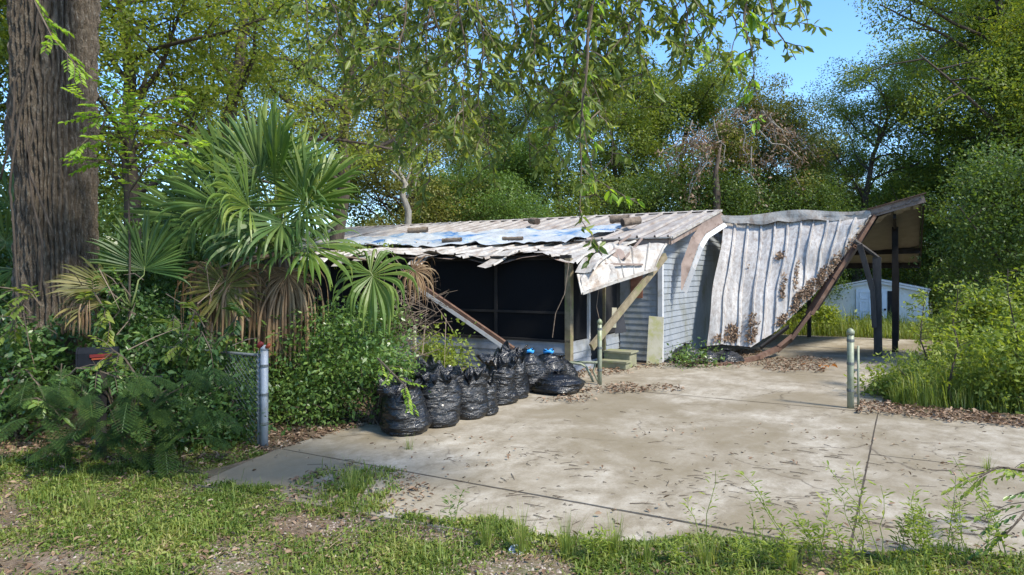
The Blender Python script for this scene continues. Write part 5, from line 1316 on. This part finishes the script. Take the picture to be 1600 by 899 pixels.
# dead leaves
def scatter_leaves(P, rg, z, L, name, label, mat='litter', mound=None):
    n = len(P); h = rg.uniform(0, .025, n) + (np.array([mound(x, y) for x, y in P]) if mound else 0)
    zz = np.where([on_slab(x, y) for x, y in P], ZS, .005) + h + .004
    C = np.stack([P[:, 0], P[:, 1], zz], 1); N = unit(rg.normal(size=(n, 3)) * .35 + np.array([0, 0, 1])); D = rg.normal(size=(n, 3)); D -= N * (D * N).sum(1)[:, None]
    ln = L * rg.uniform(.5, 1.3, n); V, Q = leaf_quads(C, D, N, ln, ln * rg.uniform(.3, .6, n), True, .3)
    return tag(npobj(name, V, Q, M[mat]), label, 'leaves', None, 'stuff')
def near_litter(x, y):
    if on_slab(x, y):
        px, py = topix(x, y); e = ((px - 560) / 120) ** 2 + ((py - 780) / 50) ** 2
        return .4 if e < 1 else (.035 if mn.noise(Vector((x * .8, y * .8, 6))) > .12 else .003) + (.25 if lot(x, y)[1] < fedge(lot(x, y)[0]) + .2 else 0)
    return .25
P, rg = gfill(36000, 51, -7.5, 6.5, 4.2, 9.5, near_litter)
scatter_leaves(P, rg, 0, .055, 'leaf_litter', 'dry brown leaves strewn over the foreground soil and driveway')
def shade_litter(x, y): return 0 if on_slab(x, y) or x > 1 else 1
P, rg = gfill(22000, 52, -9, 0, 7.5, 14, shade_litter)
scatter_leaves(P, rg, 0, .07, 'leaf_litter', 'brown leaf litter under the left shrubs')
def right_litter(x, y):
    U, V = lot(x, y); e = V - (-3.95 - max(0, U - 5.3) * .08)
    return 1 if U > 4.35 and -.25 + .12 * mn.noise(Vector((x * 2, y * 2, 1))) < e < .75 else 0
P, rg = gfill(34000, 53, 4, 13, 5, 13, right_litter)
scatter_leaves(P, rg, 0, .07, 'leaf_litter', 'band of brown leaves along the right driveway edge', mound=lambda x, y: .03)
def drift(cx, cy, rx, ry, amt=1.0):
    def f(x, y):
        px, py = topix(x, y); e = ((px - cx) / rx) ** 2 + ((py - cy) / ry) ** 2
        return amt if e < .55 + .7 * mn.noise(Vector((x * 2.2, y * 2.2, 4))) else 0
    return f
def many(fs): return lambda x, y: max(f(x, y) for f in fs)
P, rg = gfill(26000, 54, -1, 9, 10.5, 19, many([drift(985, 611, 105, 9, .8), drift(890, 628, 55, 9, .8), drift(1240, 573, 75, 16, .9), drift(930, 585, 60, 10, .7), drift(1110, 572, 90, 9, .4), drift(1000, 575, 60, 6, .5), drift(860, 590, 110, 12, .8), drift(1150, 560, 50, 14, .9)]))
scatter_leaves(P, rg, 0, .07, 'leaf_litter', 'drifts of dead leaves near the gate post and below the fallen roof', mound=lambda x, y: .03)
C = at(1291, 578, 15.0); C.z = ZS
P = np.array([(C.x + random.Random(k).gauss(0, .2), C.y + random.Random(k + 99).gauss(0, .25)) for k in range(9)])
M['leaf_orange'] = mat_leaf('leaf_orange', [(0, (.16, .055, .02)), (1, (.32, .13, .04))], .2)
scatter_leaves(P, np.random.default_rng(3), 0, .13, 'orange_leaves', 'small heap of orange dead leaves on the carport floor', 'leaf_orange', mound=lambda x, y: .05)
# gravel
def grav(x, y):
    if on_slab(x, y): return 0
    px, py = topix(x, y); d = .1
    for cx, cy, rx, ry in ((640, 850, 140, 55), (330, 880, 90, 25), (820, 890, 300, 30)):
        if ((px - cx) / rx) ** 2 + ((py - cy) / ry) ** 2 < 1.1: d = .9
    return d
P, rg = gfill(30000, 61, -5, 4, 4.2, 7, grav)
n = len(P); r_ = rg.uniform(.005, .016, n)
oc = np.array([[1, 0, 0], [0, 1, 0], [-1, 0, 0], [0, -1, 0], [0, 0, .7], [0, 0, -.7]]); an = rg.uniform(0, 6.28, n)
rot = np.stack([np.stack([np.cos(an), -np.sin(an)], 1), np.stack([np.sin(an), np.cos(an)], 1)], 1)
pts = np.repeat(oc[None], n, 0) * rg.uniform(.6, 1.3, (n, 6, 1)); pts[:, :, :2] = np.einsum('nij,nkj->nki', rot, pts[:, :, :2]); pts *= r_[:, None, None]
pts += np.stack([P[:, 0], P[:, 1], np.full(n, .004)], 1)[:, None, :]
T = np.array([[0, 1, 4], [1, 2, 4], [2, 3, 4], [3, 0, 4]]); Q = (np.arange(n)[:, None, None] * 6 + T[None]).reshape(-1, 3)
tag(npobj('gravel', pts.reshape(-1, 3), Q, M['pebble']), 'pale gravel and shell chips in the bare patches of the foreground', 'gravel', None, 'stuff')
# twigs on the concrete
rn = random.Random(15); m = MB()
for k in range(1000):
    px, py = rn.uniform(420, 1600), 600 + 260 * rn.random() ** .75
    if rn.random() < .4: px = rn.uniform(780, 1560); py = rn.uniform(700, 850)
    if rn.random() < .12: px = rn.gauss(1500, 40); py = rn.gauss(825, 16)
    if rn.random() < .1: px = rn.gauss(1060, 60); py = rn.gauss(760, 22)
    p = gnd(px, py, ZS + .006)
    if not on_slab(p.x, p.y) or mn.noise(Vector((p.x * 1.3, p.y * 1.3, 3))) < rn.uniform(-.35, .25): continue
    az = rn.gauss(-.35, .7); L = rn.choice((.012, .02, .02, .03, .03, .045, .06, .1)) * rn.uniform(.6, 1.2); d_ = Vector((math.cos(az), math.sin(az), 0)); s_ = Vector((-d_.y, d_.x, 0)); r = rn.uniform(.0015, .0045)
    m.tube([p - d_ * L, p + s_ * rn.uniform(-.012, .012) + Vector((0, 0, r)), p + d_ * L], [r, r, r * .5], 4, False)
    if L > .05: q = p + d_ * L * .2; m.tube([q, q + (d_ * .6 + s_ * rn.choice((-1, 1))) * L * .5 + Vector((0, 0, .01))], [r * .7, r * .3], 3, False)
tag(m.build('twig_litter', M['twig']), 'small fallen twigs scattered over the concrete driveway', 'twigs', None, 'stuff')
# weeds
def weed(px, py, hpx, label, seed, lean=0, bushy=1.0, mat='weed', group=None, leaf=.048):
    b_ = gnd(px, py); t = thing('weed', label, 'weed', b_, group); rn = random.Random(seed); m = MB(); C, D, N = [], [], []
    H_ = hpx / F * b_.y
    for s in range(rn.choice((2, 3, 3))):
        h = H_ * (1 if s == 0 else rn.uniform(.5, .85)); lx = (lean + rn.uniform(-.4, .4)) * h; P = []
        for i in range(7):
            q = i / 6; P.append(b_ + Vector((rn.uniform(-.02, .02) + lx * q ** 1.5, rn.uniform(-.02, .02), h * q)))
        m.tube(P, [.004 - .0004 * i for i in range(7)], 4, False)
        nl = int(44 * bushy)
        for k in range(nl):
            f = 1.0 + 5.0 * (k / nl) ** .55; i = min(int(f), 5); p = P[i].lerp(P[i + 1], f - i); az = rn.random() * 6.28; el = rn.uniform(.1, .9)
            p2 = p + Vector((math.cos(az), math.sin(az), .3)) * rn.uniform(0, .05)
            C.append(tuple(p2)); D.append((math.cos(az), math.sin(az), el)); N.append((-math.cos(az) * el, -math.sin(az) * el, 1))
    C, D, N = np.array(C), np.array(D), unit(np.array(N)); rg = np.random.default_rng(seed); ln = leaf * rg.uniform(.4, 1.4, len(C)); V, Q = leaf_quads(C, D, N, ln, ln * .26, True)
    m.build('stem', M['weed'], t); npobj('leaves', V, Q, M[mat], t)
for i, (px, py, h, lab, le) in enumerate([
    (703, 840, 75, 'single dark leaved weed at the driveway front, left of the tin lid', 0), (1098, 870, 135, 'tall thin weed in front of the driveway centre', 0), (1190, 885, 100, 'short leaning weed left of the expansion joint', -.3),
    (1240, 890, 150, 'tall leafy weed left of the expansion joint', -.15), (1285, 890, 110, 'bushy weed in front of the expansion joint', -.2), (1350, 885, 155, 'leafiest tall weed in front of the expansion joint', -.1), (1380, 888, 160, 'slender weed just right of the expansion joint', -.2),
    (1425, 890, 125, 'leafy weed in the right foreground, left of the dark leafed plant', -.1), (1455, 895, 110, 'leaning weed in the right foreground', -.2), (1482, 880, 135, 'thin upright weed in the right foreground', 0), (1320, 895, 80, 'low weed at the bottom edge right of centre', .1),
    (1572, 880, 165, 'long weed bending left at the right foreground edge', -.4), (1150, 895, 60, 'small weed at the bottom edge in the driveway grass', .1), (1540, 897, 90, 'low weed near the bottom right corner', .1), (1220, 898, 70, 'low bushy weed at the bottom edge under the tall weeds', 0), (1405, 884, 95, 'short leafy weed between the two slender weeds right of the joint', .15), (1510, 886, 120, 'loose weed with arching stems at the lower right', -.25), (1265, 880, 60, 'small leafy weed at the slab edge left of the joint', .2), (1445, 872, 70, 'small leafy weed growing at the slab edge on the right', 0), (1060, 886, 48, 'small weed at the bottom edge left of the tall thin weed', -.1), (930, 880, 52, 'small leafy weed between the front grass tufts', .1)]):
    weed(px, py, h, lab, 200 + i, le, 1.15 if 'leaf' in lab or 'bushy' in lab else .75, 'leaf_shrub' if 'dark leaved' in lab else 'weed')
def tuft(px, py, hpx, label, seed, n=60):
    b_ = gnd(px, py); rg = np.random.default_rng(seed); t = thing('grass_tuft', label, 'grass tuft', b_); H_ = hpx / F * b_.y
    m = MB()
    for k in range(n):
        az = rg.uniform(0, 6.28); r0 = rg.uniform(0, .06); ln = H_ * rg.uniform(.4, 1.1); le = rg.uniform(.05, .55); o = Vector((math.cos(az), math.sin(az), 0)); s_ = Vector((-o.y, o.x, 0)) * .0035; p = b_ + o * r0; rows = []
        for j in range(5):
            q = j / 4; c = p + o * le * ln * q * q + Vector((0, 0, ln * (q - .2 * le * q * q))); rows += [c - s_ * (1 - q * .9), c + s_ * (1 - q * .9)]
        m.add(rows, [(2 * j, 2 * j + 1, 2 * j + 3, 2 * j + 2) for j in range(4)])
    m.build('blades', M['grass_tall'], t)
for i, (px, py, h, lab) in enumerate([(548, 775, 62, 'grass tuft on the left front corner of the driveway'), (640, 705, 26, 'tiny grass tuft at the driveway joint'), (815, 865, 80, 'tall grass tuft behind the tin lid'), (885, 872, 70, 'spiky grass tuft right of the tin lid'), (962, 868, 66, 'wide grass tuft at the driveway front, second right of the tin lid'),
                                      (1105, 885, 70, 'dense grass tuft under the tall thin weed'), (1240, 897, 60, 'dark grass tuft at the bottom edge left of the expansion joint'), (1543, 736, 26, 'small tuft growing from the right slab joint'), (140, 800, 60, 'thin pale tuft in the left lawn'), (760, 855, 60, 'grass tuft left of the tin lid'), (1010, 880, 50, 'short grass tuft in front of the driveway centre')]):
    tuft(px, py, h, lab, 300 + i, 30 if h < 40 else 75)
# broad leaved foreground plants
spray([(1640, 760, 4.9), (1610, 790, 4.85), (1590, 815, 4.8), (1572, 835, 4.8)], 71, 'leaf_shrub', .07, 6, 'leafy_twig', 'leafy twig reaching in at the lower right edge')
spray([(1640, 700, 5.6), (1600, 735, 5.5), (1560, 730, 5.4), (1530, 745, 5.4)], 72, 'weed', .07, 9, 'leafy_twig', 'thin arching twig over the driveway at the right edge')
spray([(95, 600, 7.6), (120, 575, 7.5), (150, 578, 7.45), (185, 590, 7.4)], 75, 'leaf_shrubdark', .08, 8, 'runner', None, vn)
spray([(215, 590, 7.7), (195, 560, 7.6), (178, 548, 7.5), (165, 560, 7.5)], 76, 'leaf_mid', .075, 7, 'runner', None, vn)
spray([(590, 560, 8.9), (615, 585, 8.7), (635, 605, 8.6), (640, 625, 8.6)], 73, 'leaf_bright', .07, 9, 'leafy_twig', 'bright leafy twig hanging over the foremost trash bag')
# tin lid
t = thing('tin_lid', 'pale round tin lid lying in the gravel in front of the driveway', 'lid', gnd(808, 863)); b_ = gnd(808, 863)
def ring(r, z): return [b_ + Vector((math.cos(k * math.pi / 14) * r, math.sin(k * math.pi / 14) * r, z + .15 * math.sin(k * math.pi / 14) * r)) for k in range(28)]
def disc(rs, name, mat):
    v = []; f = []
    for r, z in rs: v += ring(r, z)
    for j in range(len(rs) - 1): f += [(j * 28 + k, j * 28 + (k + 1) % 28, (j + 1) * 28 + (k + 1) % 28, (j + 1) * 28 + k) for k in range(28)]
    f.append(tuple((len(rs) - 1) * 28 + k for k in range(28))); obj(name, v, f, mat, t)
disc([(.062, .0), (.064, .02), (.06, .026), (.052, .024), (.05, .018)], 'rim', M['lid']); disc([(.046, .022), (.03, .026), (.012, .026)], 'centre', M['galv'])
